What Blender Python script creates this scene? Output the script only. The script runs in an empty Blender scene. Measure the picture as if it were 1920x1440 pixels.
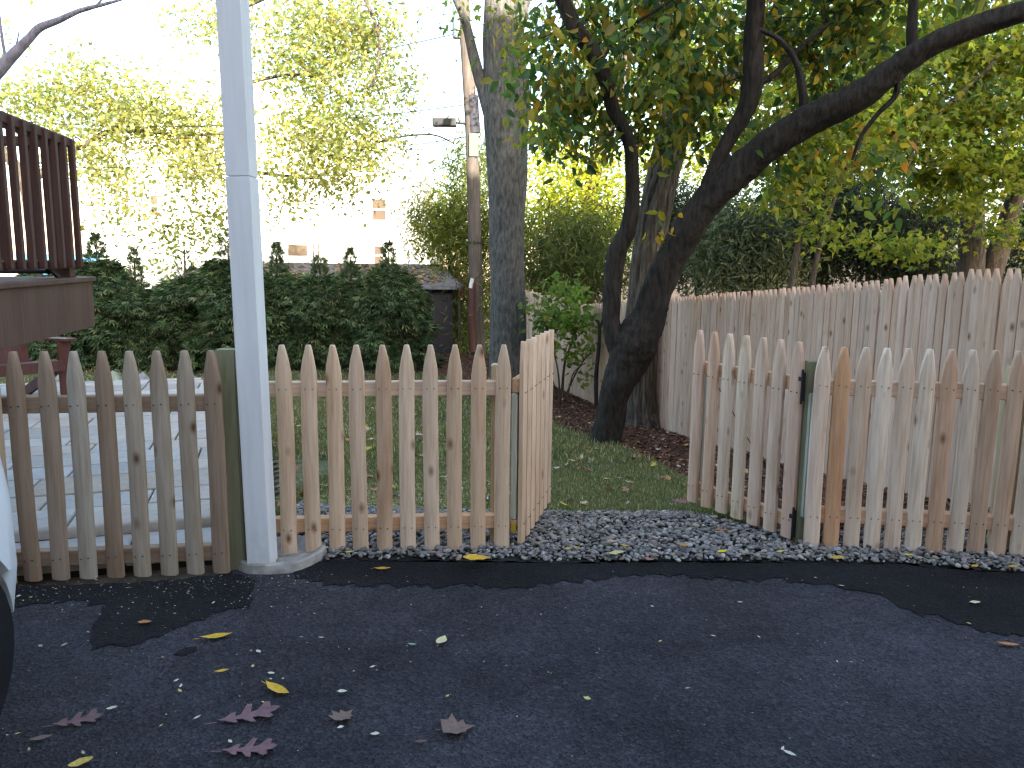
import bpy, bmesh, math, random
import numpy as np
from mathutils import Vector, Matrix, Euler
rnd = random.Random(7)
nr = np.random.default_rng(11)
C = bpy.context.scene.collection
SC = bpy.context.scene

# ------------------------------------------------------------------ camera
F, HC, PITCH, ROLL = 1500.0, 1.5, math.radians(8.9), math.radians(0.63)
cd = bpy.data.cameras.new('camera'); cam = bpy.data.objects.new('camera', cd); C.objects.link(cam)
RM = Matrix.Rotation(math.pi/2-PITCH, 3, 'X') @ Matrix.Rotation(ROLL, 3, 'Z')
cam.matrix_world = Matrix.Translation((0, 0, HC)) @ RM.to_4x4()
cd.sensor_width = 36.0; cd.lens = 36.0*F/1920.0; cd.clip_end = 2000; cd.clip_start = 0.05
cd.dof.use_dof = True; cd.dof.focus_distance = 4.3; cd.dof.aperture_fstop = 9.0
SC.camera = cam
# ------------------------------------------------------------------ sky, sun, exposure
SUN_EL, SUN_AZ = math.radians(17), math.radians(160)      # azimuth clockwise from +Y: behind the camera, a little to the right
w = bpy.data.worlds.new('World'); SC.world = w; w.use_nodes = True
nt = w.node_tree; bg = nt.nodes['Background']
sky = nt.nodes.new('ShaderNodeTexSky'); sky.sky_type = 'NISHITA'; sky.sun_disc = False
sky.sun_elevation = SUN_EL; sky.sun_rotation = SUN_AZ
sky.air_density = 1.0; sky.dust_density = 2.4; sky.ozone_density = 0.9
nt.links.new(sky.outputs[0], bg.inputs[0]); bg.inputs[1].default_value = 0.15
sl = bpy.data.lights.new('sun', 'SUN'); sl.energy = 4.0; sl.angle = math.radians(0.5); sl.color = (1.0, 0.9, 0.76)
so = bpy.data.objects.new('sun', sl); C.objects.link(so)
sd = Vector((math.sin(SUN_AZ)*math.cos(SUN_EL), math.cos(SUN_AZ)*math.cos(SUN_EL), math.sin(SUN_EL)))
so.rotation_euler = sd.to_track_quat('Z', 'Y').to_euler(); so.location = sd*60
SC.view_settings.view_transform = 'Standard'; SC.view_settings.look = 'None'
SC.view_settings.exposure = 2.45; SC.view_settings.gamma = 1.0; SC.view_settings.use_curve_mapping = False
SC.render.engine = 'CYCLES'
SC.cycles.use_denoising = True; SC.cycles.filter_width = 1.35
SC.cycles.max_bounces = 6; SC.cycles.transmission_bounces = 4; SC.cycles.diffuse_bounces = 4; SC.cycles.glossy_bounces = 2
SC.cycles.sample_clamp_indirect = 8.0

# ------------------------------------------------------------------ helpers
def ray(u, v): return RM @ Vector(((u-960)/F, -(v-720)/F, -1.0))
def at(u, v, Y):
    d = ray(u, v); t = Y/d.y
    return Vector((d.x*t, Y, HC+d.z*t))
PY = [3.9, 4.6, 5.0, 5.5, 7, 9, 11, 13.8, 15.5, 16.5, 18.5, 22, 40, 90]
PZ = [0, -.03, -.12, -.22, -.43, -.60, -.78, -.85, -.80, -.75, -.74, -1.0, -1.2, -1.2]
def gnd(x, y):
    x = np.asarray(x, float); y = np.asarray(y, float)
    z = np.interp(y, PY, PZ)
    f = np.clip((y-4.8)/3, 0, 1)
    return z + f*(.025*np.sin(x*1.7+y*.6)+.02*np.sin(x*.9-y*1.3+1)+.012*np.sin(3.1*x+2.3*y))
def gp(u, v, off=0.0):
    d = ray(u, v); t = (0-HC)/d.z
    for _ in range(40):
        z = float(gnd(d.x*t, d.y*t))+off
        t = .5*t+.5*(z-HC)/d.z
    return Vector((d.x*t, d.y*t, HC+d.z*t))
def g0(u, v, z=0.0):
    d = ray(u, v); t = (z-HC)/d.z
    return Vector((d.x*t, d.y*t, z))

def tag(o, label=None, cat=None, group=None, kind=None):
    if label: o['label'] = label
    if cat: o['category'] = cat
    if group: o['group'] = group
    if kind: o['kind'] = kind
    return o
def thing(name, label, cat, loc=(0, 0, 0), rz=0, group=None):
    o = bpy.data.objects.new(name, None); C.objects.link(o); o.empty_display_size = .1
    o.location = loc; o.rotation_euler = (0, 0, rz)
    return tag(o, label, cat, group)
def link(name, me, parent=None, loc=None, rot=None, color=None):
    o = bpy.data.objects.new(name, me); C.objects.link(o)
    if parent is not None: o.parent = parent
    if loc is not None: o.location = loc
    if rot is not None: o.rotation_euler = rot
    if color is not None: o.color = color
    return o

class MB:
    def __init__(s): s.v = []; s.f = []; s.c = []; s.m = []; s.cc = None; s.mi = 0
    def add(s, vs, fs):
        n = len(s.v); s.v += [tuple(p) for p in vs]; s.f += [tuple(i+n for i in f) for f in fs]; s.m += [s.mi]*len(fs)
        if s.cc is not None: s.c += [s.cc]*len(vs)
        return s
    def box(s, c, d, rot=None):
        cx, cy, cz = c; x, y, z = d[0]/2, d[1]/2, d[2]/2
        vs = [Vector((a*x, b*y, e*z)) for a in (-1, 1) for b in (-1, 1) for e in (-1, 1)]
        if rot is not None: vs = [rot @ q for q in vs]
        vs = [q+Vector(c) for q in vs]
        return s.add(vs, [(0, 1, 3, 2), (4, 6, 7, 5), (0, 4, 5, 1), (2, 3, 7, 6), (0, 2, 6, 4), (1, 5, 7, 3)])
    def bar(s, a, b, wx, wy, up=Vector((0, 0, 1))):
        a, b = Vector(a), Vector(b); d = (b-a).normalized()
        x = d.cross(up); x = x.normalized() if x.length > 1e-4 else Vector((1, 0, 0)); y = x.cross(d)
        vs = [p+x*i*wx/2+y*j*wy/2 for p in (a, b) for i, j in ((-1, -1), (1, -1), (1, 1), (-1, 1))]
        return s.add(vs, [(3, 2, 1, 0), (4, 5, 6, 7)]+[(i, (i+1) % 4, 4+(i+1) % 4, 4+i) for i in range(4)])
    def tube(s, pts, rad, n=6, cap=True, disp=None):
        pts = [Vector(p) for p in pts]; k = len(pts); vs = []
        t = (pts[1]-pts[0]).normalized(); x = t.orthogonal().normalized()
        for i, p in enumerate(pts):
            t2 = (pts[min(i+1, k-1)]-pts[max(i-1, 0)]).normalized()
            x = (x-t2*x.dot(t2)); x = x.normalized() if x.length > 1e-5 else t2.orthogonal().normalized(); y = t2.cross(x)
            r = rad[i] if hasattr(rad, '__len__') else rad
            for j in range(n):
                a = 2*math.pi*j/n; q = r*(disp(a, i, p) if disp else 1)
                vs.append(p+x*math.cos(a)*q+y*math.sin(a)*q)
        fs = [(i*n+j, i*n+(j+1) % n, (i+1)*n+(j+1) % n, (i+1)*n+j) for i in range(k-1) for j in range(n)]
        if cap: fs += [tuple(range(n-1, -1, -1)), tuple((k-1)*n+j for j in range(n))]
        return s.add(vs, fs)
    def loft(s, rings, cap=True):
        n = len(rings[0]); vs = [p for r in rings for p in r]; k = len(rings)
        fs = [(i*n+j, i*n+(j+1) % n, (i+1)*n+(j+1) % n, (i+1)*n+j) for i in range(k-1) for j in range(n)]
        if cap: fs += [tuple(range(n-1, -1, -1)), tuple((k-1)*n+j for j in range(n))]
        return s.add(vs, fs)
    def mesh(s, name, mats, smooth=False, sharp=40):
        me = bpy.data.meshes.new(name); me.from_pydata(s.v, [], s.f)
        for m in (mats if isinstance(mats, (list, tuple)) else [mats]): me.materials.append(m)
        if any(s.m): me.polygons.foreach_set('material_index', s.m)
        if s.c:
            ca = me.color_attributes.new('Col', 'FLOAT_COLOR', 'POINT')
            ca.data.foreach_set('color', np.array([(*c[:3], 1) for c in s.c], 'f').ravel())
        if smooth:
            me.polygons.foreach_set('use_smooth', [True]*len(me.polygons))
            me.set_sharp_from_angle(angle=math.radians(sharp))
        me.update(); return me
    def build(s, name, mats, parent=None, smooth=False, color=None, kind=None, sharp=40, bevel=0):
        me = s.mesh(name, mats, smooth, sharp)
        if bevel:
            bm = bmesh.new(); bm.from_mesh(me)
            bmesh.ops.bevel(bm, geom=[e for e in bm.edges if len(e.link_faces) == 2 and e.calc_face_angle(0) > .6], offset=bevel, segments=2, affect='EDGES', profile=.6)
            bm.to_mesh(me); bm.free()
        o = link(name, me, parent, color=color)
        if kind: o['kind'] = kind
        return o

def np_mesh(name, verts, faces, mat, cols=None, smooth=False):
    """verts (N,3), faces (M,k) arrays, cols (N,3)"""
    me = bpy.data.meshes.new(name)
    verts = np.ascontiguousarray(verts, 'f'); faces = np.ascontiguousarray(faces, 'i'); M, k = faces.shape
    me.vertices.add(len(verts)); me.vertices.foreach_set('co', verts.ravel())
    me.loops.add(M*k); me.loops.foreach_set('vertex_index', faces.ravel())
    me.polygons.add(M); me.polygons.foreach_set('loop_start', np.arange(0, M*k, k, dtype='i'))
    me.polygons.foreach_set('loop_total', np.full(M, k, 'i'))
    if smooth: me.polygons.foreach_set('use_smooth', np.ones(M, bool))
    me.update(calc_edges=True)
    if cols is not None:
        ca = me.color_attributes.new('Col', 'FLOAT_COLOR', 'POINT')
        ca.data.foreach_set('color', np.concatenate([cols, np.ones((len(cols), 1))], 1).astype('f').ravel())
    me.materials.append(mat)
    return me

def norm(a): return a/np.maximum(np.linalg.norm(a, axis=-1, keepdims=True), 1e-9)
OVATE = (np.array([(0, 0, 0), (.28, -.24, .05), (.3, 0, -.02), (.28, .24, .05), (.68, -.19, .02), (.7, 0, -.05), (.68, .19, .02), (1, 0, -.12)], 'f'),
         np.array([(0, 1, 2), (0, 2, 3), (1, 4, 2), (4, 5, 2), (2, 5, 6), (2, 6, 3), (4, 7, 5), (5, 7, 6)]))
DIAM = (np.array([(0, 0, 0), (.45, -.3, .06), (1, 0, -.06), (.45, .3, .06)], 'f'), np.array([(0, 1, 2), (0, 2, 3)]))
BLADE = (np.array([(0, 0, 0), (.4, -.07, .05), (1, 0, -.16), (.4, .07, .05)], 'f'), np.array([(0, 1, 2), (0, 2, 3)]))
FAN = (np.array([(0, 0, 0), (.55, -.07, .02), (1, 0, -.1), (.55, .07, .02), (.4, .28, .02), (.75, .42, -.06), (.5, .14, .02), (.4, -.28, .02), (.75, -.42, -.06), (.5, -.14, .02)], 'f'),
       np.array([(0, 1, 2), (0, 2, 3), (0, 5, 4), (0, 6, 5), (0, 7, 8), (0, 8, 9)]))
MAPLE = (np.array([(0, 0, 0), (.12, -.3, .02), (.45, -.5, .0), (.42, -.22, .03), (1, 0, -.08), (.42, .22, .03), (.45, .5, .0), (.12, .3, .02), (.3, 0, -.02)], 'f'),
         np.array([(8, 0, 1), (8, 1, 2), (8, 2, 3), (8, 3, 4), (8, 4, 5), (8, 5, 6), (8, 6, 7), (8, 7, 0)]))
def leaves(pos, axis, nrm, size, cols, shape, width=1.0):
    sv, sf = shape; N = len(pos); k = len(sv)
    x = norm(axis); z = norm(nrm-x*(nrm*x).sum(1, keepdims=True)); y = np.cross(z, x)
    s = np.asarray(size).reshape(-1, 1, 1)
    V = pos[:, None, :]+s*(sv[None, :, 0, None]*x[:, None, :]+sv[None, :, 1, None]*width*y[:, None, :]+sv[None, :, 2, None]*z[:, None, :])
    Fc = (np.arange(N)*k)[:, None, None]+sf[None]
    return V.reshape(-1, 3), Fc.reshape(-1, 3), np.repeat(cols, k, axis=0)
def pick_cols(n, pal, jit=.18, rgbj=.06):
    pal = [(np.array(c), wt) for c, wt in pal]; wts = np.array([wt for _, wt in pal]); wts = wts/wts.sum()
    idx = nr.choice(len(pal), n, p=wts); c = np.array([p for p, _ in pal])[idx]
    return np.clip(c*(1+jit*nr.standard_normal((n, 1)))*(1+rgbj*nr.standard_normal((n, 3))), .003, .9)
def inside(px, py, poly):
    px, py = np.asarray(px), np.asarray(py); r = np.zeros(px.shape, bool); n = len(poly)
    for i in range(n):
        x1, y1 = poly[i][0], poly[i][1]; x2, y2 = poly[(i+1) % n][0], poly[(i+1) % n][1]
        c = ((y1 > py) != (y2 > py)) & (px < (x2-x1)*(py-y1)/((y2-y1) or 1e-9)+x1)
        r ^= c
    return r

# ------------------------------------------------------------------ materials
class N:
    def __init__(s, name):
        s.m = bpy.data.materials.new(name); s.m.use_nodes = True; s.t = s.m.node_tree; s.b = s.t.nodes['Principled BSDF']
        s.out = s.t.nodes['Material Output']
    def n(s, typ, **kw):
        o = s.t.nodes.new('ShaderNode'+typ)
        for k, v in kw.items():
            if k.startswith('i_'): o.inputs[k[2:].replace('_', ' ')].default_value = v
            else: setattr(o, k, v)
        return o
    def l(s, a, b): s.t.links.new(a, b)
    def co(s, scale=(1, 1, 1), kind='Object', rand=False):
        tc = s.n('TexCoord'); mp = s.n('Mapping'); mp.inputs['Scale'].default_value = scale
        s.l(tc.outputs[kind], mp.inputs[0])
        if rand:
            oi = s.n('ObjectInfo'); mm = s.n('Math', operation='MULTIPLY'); mm.inputs[1].default_value = 97.0
            s.l(oi.outputs['Random'], mm.inputs[0]); cb = s.n('CombineXYZ')
            for i in range(3): s.l(mm.outputs[0], cb.inputs[i])
            s.l(cb.outputs[0], mp.inputs['Location'])
        return mp.outputs[0]
    def noise(s, vec, scale, detail=4, rough=.55):
        o = s.n('TexNoise'); o.inputs['Scale'].default_value = scale; o.inputs['Detail'].default_value = detail; o.inputs['Roughness'].default_value = rough
        s.l(vec, o.inputs['Vector']); return o.outputs['Fac']
    def ramp(s, fac, stops):
        o = s.n('ValToRGB'); e = o.color_ramp.elements
        while len(e) < len(stops): e.new(.5)
        for i, (p, c) in enumerate(stops): e[i].position = p; e[i].color = (*c, 1) if len(c) == 3 else c
        s.l(fac, o.inputs[0]); return o.outputs[0]
    def mix(s, fac, a, b, mode='MIX'):
        o = s.n('Mix', data_type='RGBA', blend_type=mode)
        for x, i in ((fac, 0), (a, 6), (b, 7)):
            if isinstance(x, (int, float)): o.inputs[i].default_value = x
            elif isinstance(x, tuple): o.inputs[i].default_value = (*x, 1)
            else: s.l(x, o.inputs[i])
        return o.outputs[2]
    def bump(s, h, strength=.3, dist=.01, prev=None):
        o = s.n('Bump'); o.inputs['Strength'].default_value = strength; o.inputs['Distance'].default_value = dist
        s.l(h, o.inputs['Height'])
        if prev is not None: s.l(prev, o.inputs['Normal'])
        s.l(o.outputs[0], s.b.inputs['Normal']); return o.outputs[0]
    def fin(s, col, rough=.7, spec=.3):
        if isinstance(col, tuple): s.b.inputs['Base Color'].default_value = (*col, 1)
        else: s.l(col, s.b.inputs['Base Color'])
        if isinstance(rough, (int, float)): s.b.inputs['Roughness'].default_value = rough
        else: s.l(rough, s.b.inputs['Roughness'])
        s.b.inputs['Specular IOR Level'].default_value = spec
        return s.m

def wood_mat(name, knots=True, rough=.75, along=2):
    k = N(name); oi = k.n('ObjectInfo')
    sc = [22, 22, 22]; sc[along] = 1.3
    grain = k.noise(k.co(tuple(sc), rand=True), 3.0, 5, .6)
    sc2 = [5, 5, 5]; sc2[along] = 1.0
    blot = k.noise(k.co(tuple(sc2), rand=True), 1.6, 3)
    g1 = k.ramp(grain, [(.3, (.80, .74, .68)), (.55, (1, 1, 1)), (.75, (1.1, 1.12, 1.12))])
    b1 = k.ramp(blot, [(.26, (.80, .70, .62)), (.48, (1, .99, .97)), (.74, (1.08, 1.07, 1.06))])
    col = k.mix(1.0, oi.outputs['Color'], g1, 'MULTIPLY'); col = k.mix(.85, col, b1, 'MULTIPLY')
    if knots:
        ks = [11, 11, 11]; ks[along] = 6.0
        vo = k.n('TexVoronoi'); vo.inputs['Scale'].default_value = 1.0; k.l(k.co(tuple(ks), rand=True), vo.inputs['Vector'])
        d = k.ramp(vo.outputs['Distance'], [(.06, (1, 1, 1)), (.15, (.45, .45, .45)), (.26, (0, 0, 0))])
        sel = k.n('SeparateColor'); k.l(vo.outputs['Color'], sel.inputs[0])
        s2 = k.n('Math', operation='GREATER_THAN'); s2.inputs[1].default_value = .54; k.l(sel.outputs[0], s2.inputs[0])
        mm = k.n('Math', operation='MULTIPLY'); k.l(d, mm.inputs[0]); k.l(s2.outputs[0], mm.inputs[1])
        col = k.mix(mm.outputs[0], col, k.mix(1.0, oi.outputs['Color'], (.30, .19, .13), 'MULTIPLY'))
    k.bump(grain, .25, .004)
    return k.fin(col, rough, .2)
def plain(name, col, rough=.6, spec=.3, var=.15, scale=6, bump=0.0, metal=0):
    k = N(name); n1 = k.noise(k.co(), scale, 5)
    c = k.ramp(n1, [(.3, tuple(x*(1-var) for x in col)), (.7, tuple(min(1, x*(1+var)) for x in col))])
    if bump: k.bump(n1, bump, .01)
    k.b.inputs['Metallic'].default_value = metal
    return k.fin(c, rough, spec)
def leaf_mat(name, trans=.45, rough=.5, boost=(1.5, 1.6, .8)):
    k = N(name); at_ = k.n('Attribute', attribute_name='Col')
    k.fin(at_.outputs['Color'], rough, .25)
    tr = k.n('BsdfTranslucent'); k.l(k.mix(1.0, at_.outputs['Color'], boost, 'MULTIPLY'), tr.inputs[0])
    mx = k.n('MixShader'); mx.inputs[0].default_value = trans
    k.l(k.b.outputs[0], mx.inputs[1]); k.l(tr.outputs[0], mx.inputs[2]); k.l(mx.outputs[0], k.out.inputs[0])
    return k.m
def attr_mat(name, rough=.8, spec=.25, scale=40, amt=.25, bump=.2):
    k = N(name); a = k.n('Attribute', attribute_name='Col'); n1 = k.noise(k.co(), scale, 4)
    c = k.mix(1.0, a.outputs['Color'], k.ramp(n1, [(.3, (1-amt,)*3), (.7, (1+amt,)*3)]), 'MULTIPLY')
    if bump: k.bump(n1, bump, .004)
    return k.fin(c, rough, spec)
def obj_mat(name, rough=.8, spec=.25, scale=30, amt=.2, bump=.2, bd=.004):
    k = N(name); a = k.n('ObjectInfo'); n1 = k.noise(k.co(rand=True), scale, 5, .6); n2 = k.noise(k.co(rand=True), scale*.15, 3)
    c = k.mix(1.0, a.outputs['Color'], k.ramp(n1, [(.3, (1-amt,)*3), (.7, (1+amt,)*3)]), 'MULTIPLY')
    c = k.mix(1.0, c, k.ramp(n2, [(.3, (1-amt,)*3), (.7, (1+amt,)*3)]), 'MULTIPLY')
    if bump: k.bump(n1, bump, bd)
    return k.fin(c, rough, spec)
def bark_mat(name, c1, c2, scale=(18, 18, 4), bump=.8, dist=.03):
    k = N(name); v = k.co(scale); n1 = k.noise(v, 1.5, 6, .65); n2 = k.noise(k.co(), 2.5, 3)
    c = k.ramp(n1, [(.35, c1), (.65, c2)]); c = k.mix(.7, c, k.ramp(n2, [(.3, (.7, .75, .7)), (.7, (1.2, 1.15, 1.1))]), 'MULTIPLY')
    k.bump(n1, bump, dist); return k.fin(c, .85, .2)

M = {}
M['cedar'] = wood_mat('cedar_wood'); M['rail'] = wood_mat('cedar_rail', along=0); M['stock'] = wood_mat('stockade_wood')
M['post'] = wood_mat('treated_post', knots=False)
M['chair'] = wood_mat('stained_chair_wood', knots=False, rough=.55); M['deck'] = wood_mat('brown_deck_wood', knots=False, rough=.6)
M['nail'] = plain('nail_steel', (.03, .03, .03), .5); M['black'] = plain('black_iron', (.012, .012, .013), .5, .4)
kw = N('white_wrap'); sx_ = kw.n('SeparateXYZ'); tcw = kw.n('TexCoord'); kw.l(tcw.outputs['Object'], sx_.inputs[0])
hr = kw.n('MapRange'); hr.inputs[1].default_value = .05; hr.inputs[2].default_value = .30; hr.inputs[3].default_value = .32; hr.inputs[4].default_value = .0; kw.l(sx_.outputs[2], hr.inputs[0])
dn_ = kw.ramp(kw.noise(kw.co((1, 1, .5)), 22, 6, .7), [(.42, (0, 0, 0)), (.62, (1, 1, 1))]); dm = kw.n('Math', operation='MULTIPLY'); kw.l(hr.outputs[0], dm.inputs[0]); kw.l(dn_, dm.inputs[1])
sm_ = kw.ramp(kw.noise(kw.co((6, 6, .6)), 3, 5), [(.35, (.72, .72, .71)), (.6, (.80, .80, .79))])
kw.bump(kw.noise(kw.co((1, 1, .1)), 30, 3), .12, .004); M['white'] = kw.fin(kw.mix(dm.outputs[0], sm_, (.42, .39, .35)), .42, .4)
M['conc'] = plain('concrete', (.33, .30, .265), .9, .2, .35, 16, .9)
M['pebble'] = attr_mat('river_pebble', .65, .35, 60, .2, .15); M['pebbleo'] = obj_mat('river_stone', .65, .35, 45, .2, .2)
M['paver'] = obj_mat('cast_paver', .75, .3, 22, .10, .35, .006); M['boulder'] = obj_mat('field_stone', .9, .2, 12, .35, .7, .03)
M['leafnear'] = leaf_mat('cherry_leaf', .5); M['leaf'] = leaf_mat('tree_leaf', .58); M['ever'] = leaf_mat('evergreen_spray', .2, .6, (1.2, 1.3, .8))
M['grass'] = leaf_mat('grass_blade', .35, .6); M['litter'] = attr_mat('dry_leaf', .7, .2, 90, .25, .2)
M['lit'] = obj_mat('fallen_leaf', .65, .25, 60, .18, .2)
M['chip'] = attr_mat('bark_chip', .9, .15, 50, .3, .2)
M['bark_dark'] = bark_mat('cherry_bark', (.0125, .0105, .009), (.042, .035, .029))
M['bark_gray'] = bark_mat('gray_bark', (.05, .048, .045), (.15, .145, .135), (16, 16, 5), .7, .015)
M['bark_furrow'] = bark_mat('furrowed_bark', (.045, .037, .03), (.19, .16, .13), (20, 20, 2.2), 1.0, .06)
M['bark_far'] = bark_mat('twig_bark', (.05, .04, .033), (.13, .105, .085)); M['bark_glare'] = bark_mat('glare_paled_bark', (.22, .19, .22), (.40, .36, .40))  # bare limb's pale lavender has lens glare painted into the bark colour
M['pole'] = bark_mat('pole_wood', (.075, .062, .055), (.14, .118, .105), (25, 25, 1.2), .3, .01)
M['soil'] = plain('bare_soil', (.13, .095, .065), .95, .1, .35, 9, .8)
M['turf'] = plain('turf_soil', (.12, .13, .065), .95, .1, .4, 7, .5)
M['mulchbase'] = plain('mulch_soil', (.085, .045, .03), .95, .1, .4, 18, .8)

def asphalt(name, base, contrast, spk):
    k = N(name); v = k.co()
    vo = k.n('TexVoronoi'); vo.inputs['Scale'].default_value = 90; k.l(v, vo.inputs['Vector'])
    sp = k.n('SeparateColor'); k.l(vo.outputs['Color'], sp.inputs[0])
    fine = k.mix(.55, k.ramp(sp.outputs[0], [(.0, (1-contrast,)*3), (.6, (1,)*3), (.92, (1+contrast*.5,)*3), (.985, (1+contrast*1.4*spk,)*3)]), k.ramp(k.noise(k.co(), 150, 4, .75), [(.36, (1-contrast,)*3), (.52, (1,)*3), (.66, (1+contrast*.9,)*3)]))
    big = k.noise(k.co(), .8, 8, .72)
    bigc = k.ramp(big, [(.34, (.5, .5, .52)), (.5, (1, 1, 1)), (.64, (1.55, 1.53, 1.55))])
    c = k.mix(1.0, k.mix(1.0, tuple(base), fine, 'MULTIPLY'), bigc, 'MULTIPLY')
    d = k.noise(k.co(), 26, 4, .7); sc = k.ramp(d, [(.69, (0, 0, 0)), (.76, (1, 1, 1))])
    mod = k.ramp(k.noise(k.co(), 1.7, 3), [(.5, (0, 0, 0)), (.68, (.35*spk,)*3)])
    mm = k.n('Math', operation='MULTIPLY'); k.l(sc, mm.inputs[0]); k.l(mod, mm.inputs[1])
    c = k.mix(mm.outputs[0], c, (.30, .30, .31))
    b1 = k.bump(vo.outputs['Distance'], 1.0, .010)
    k.bump(k.noise(k.co(), 300, 3), .35, .002, b1)
    return k.fin(c, .85, .18)
M['asphalt'] = asphalt('worn_asphalt', (.049, .0455, .051), .9, 1.0)
M['sealer'] = asphalt('fresh_asphalt', (.0140, .0133, .0138), .6, .35)

# ------------------------------------------------------------------ ground
def sheet(name, x0, x1, y0, y1, step, mat, off, poly=None, kind='structure'):
    xs = np.arange(x0, x1+1e-6, step); ys = np.arange(y0, y1+1e-6, step)
    X, Y = np.meshgrid(xs, ys); Z = gnd(X, Y)+off; nx = len(xs)
    V = np.stack([X, Y, Z], -1).reshape(-1, 3)
    i, j = np.meshgrid(np.arange(nx-1), np.arange(len(ys)-1)); a = (j*nx+i).ravel()
    Fc = np.stack([a, a+1, a+nx+1, a+nx], 1)
    if poly is not None:
        cx = V[Fc].mean(1); Fc = Fc[inside(cx[:, 0], cx[:, 1], poly)]
        used = np.unique(Fc); mp = np.zeros(len(V), int); mp[used] = np.arange(len(used)); V = V[used]; Fc = mp[Fc]
    o = link(name, np_mesh(name, V, Fc, mat, smooth=True)); o['kind'] = kind
    return o
ground = sheet('ground', -300, 300, -300, 600, 10, M['soil'], -.35)          # far ground to the horizon
yard = sheet('terrain', -12, 8, 3.4, 24, .25, M['soil'], -.03)
# asphalt edge, from the kerbless front of the fence line
EDGE = [(-9, 3.42), (-2.2, 3.46), (-1.75, 3.50), (-1.40, 3.60), (-1.3, 3.72), (-1.0, 3.80), (-.4, 3.82), (.3, 3.815), (1.0, 3.84), (1.6, 3.855), (1.95, 3.84), (2.25, 3.78), (2.6, 3.73), (3.6, 3.55), (9, 3.3)]
def wob(line, n=6, a=.012):
    out = []
    for (x1, y1), (x2, y2) in zip(line, line[1:]):
        m = max(1, int(math.hypot(x2-x1, y2-y1)/.035)); m = min(m, 90)
        for i in range(m):
            t = i/m; out.append((x1+(x2-x1)*t+rnd.uniform(-a, a)*.5, y1+(y2-y1)*t+rnd.uniform(-a, a)))
    out.append(line[-1]); return out
def flat_sheet(name, poly, z, mat):
    bm = bmesh.new(); f = bm.faces.new([bm.verts.new((x, y, z)) for x, y in poly])
    bmesh.ops.triangulate(bm, faces=[f]); bm.normal_update()
    for f in bm.faces:
        if f.normal.z < 0: f.normal_flip()
    me = bpy.data.meshes.new(name); bm.to_mesh(me); bm.free(); me.materials.append(mat)
    o = link(name, me); o['kind'] = 'structure'; return o
edge_w = wob(EDGE)
flat_sheet('driveway', [(-9, -9.0)]+edge_w+[(9, -9.0)], .0, M['asphalt'])
# fresh sealer band along the edge
low = [(560, 1082), (600, 1094), (700, 1099), (790, 1101), (880, 1100), (980, 1100), (1060, 1093), (1150, 1081), (1250, 1079), (1340, 1086), (1480, 1090), (1560, 1100), (1650, 1113), (1685, 1138), (1720, 1155), (1780, 1161), (1840, 1187), (1935, 1192), (2200, 1200)]
lowp = [tuple(g0(u, v)[:2]) for u, v in low]
ei = [(x, y-.004) for x, y in edge_w if lowp[0][0]-.1 < x < lowp[-1][0]+.3]
flat_sheet('sealed_asphalt_strip', ei+[(lowp[-1][0]+.3, lowp[-1][1])]+wob(lowp, a=.034)[::-1], .004, M['sealer'])
lowL = [(-40, 1120), (40, 1140), (95, 1132), (150, 1128), (195, 1140), (178, 1160), (168, 1185), (180, 1217), (240, 1208), (300, 1192), (385, 1160), (400, 1146), (470, 1138), (472, 1092), (440, 1078)]
lp = [tuple(g0(u, v)[:2]) for u, v in lowL]
eL = [(x, y-.004) for x, y in edge_w if lp[0][0]-.0 < x < lp[-1][0]-.02]
flat_sheet('sealed_asphalt_patch', eL+wob(lp, a=.03)[::-1], .004, M['sealer'])
sp = [tuple(g0(u, v)[:2]) for u, v in [(325, 1228), (345, 1216), (368, 1213), (370, 1220), (340, 1232)]]
flat_sheet('sealed_asphalt_spot', sp, .004, M['sealer'])

# lawn, mulch and gravel regions
lm = [(470, 698), (560, 698), (700, 699), (800, 701), (870, 714), (930, 742), (1000, 778), (1034, 796), (1100, 822), (1170, 842), (1230, 870), (1290, 902), (1345, 945), (1400, 985)]
LM = [tuple(gp(u, v)[:2]) for u, v in lm]
gb = [(500, 944), (560, 946), (640, 955), (760, 962), (880, 964), (960, 964), (1030, 966), (1150, 966), (1290, 966)]
gbr = [(1345, 978), (1400, 992), (1490, 1003), (1600, 1002), (1760, 1004), (1910, 1010)]
GB = [tuple(gp(u, v)[:2]) for u, v in gb]; GBR = [tuple(gp(u, v)[:2]) for u, v in gbr]
PE = [(-1.22, 4.15), (-2.95, 9.6)]                    # patio side
lawn_poly = [PE[0]]+GB+[GBR[0], LM[-1]]+LM[::-1][1:]+[(-6, LM[0][1]+.1), (-11, LM[0][1]+.1), (-11, 9.6), PE[1]]
mulch_poly = LM+GBR[1:]+[(4.6, 4.2), (4.2, 3.9), (3.0, 6.6), (1.9, 11.2), (1.3, 14), (.3, 17), (-.5, 18.5), (-11, 18.5), (-11, LM[0][1]+.1), (-6, LM[0][1]+.1)]
gravel_poly = [(-1.30, 3.70), (-1.0, 3.80)]+[(x, y+.005) for x, y in EDGE if -1 < x < 3]+[(3.6, 3.57), (4.2, 3.5), (4.4, 4.1)]+GBR[::-1]+GB[::-1]+[(-1.25, 4.2)]
sheet('lawn', -11, 3, 4.0, 17, .08, M['turf'], .006, lawn_poly)
sheet('mulch_bed', -11, 5, 4.0, 19, .08, M['mulchbase'], .010, mulch_poly)
gravel_bed = sheet('gravel_bed', -1.6, 4.6, 3.5, 5.2, .05, plain('gravel_grit', (.03, .028, .026), .95, .1, .4, 30, .8), .004, gravel_poly)

def scatter(poly, n, x0, x1, y0, y1):
    X = nr.uniform(x0, x1, n); Y = nr.uniform(y0, y1, n); k = inside(X, Y, poly); return X[k], Y[k]
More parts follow.
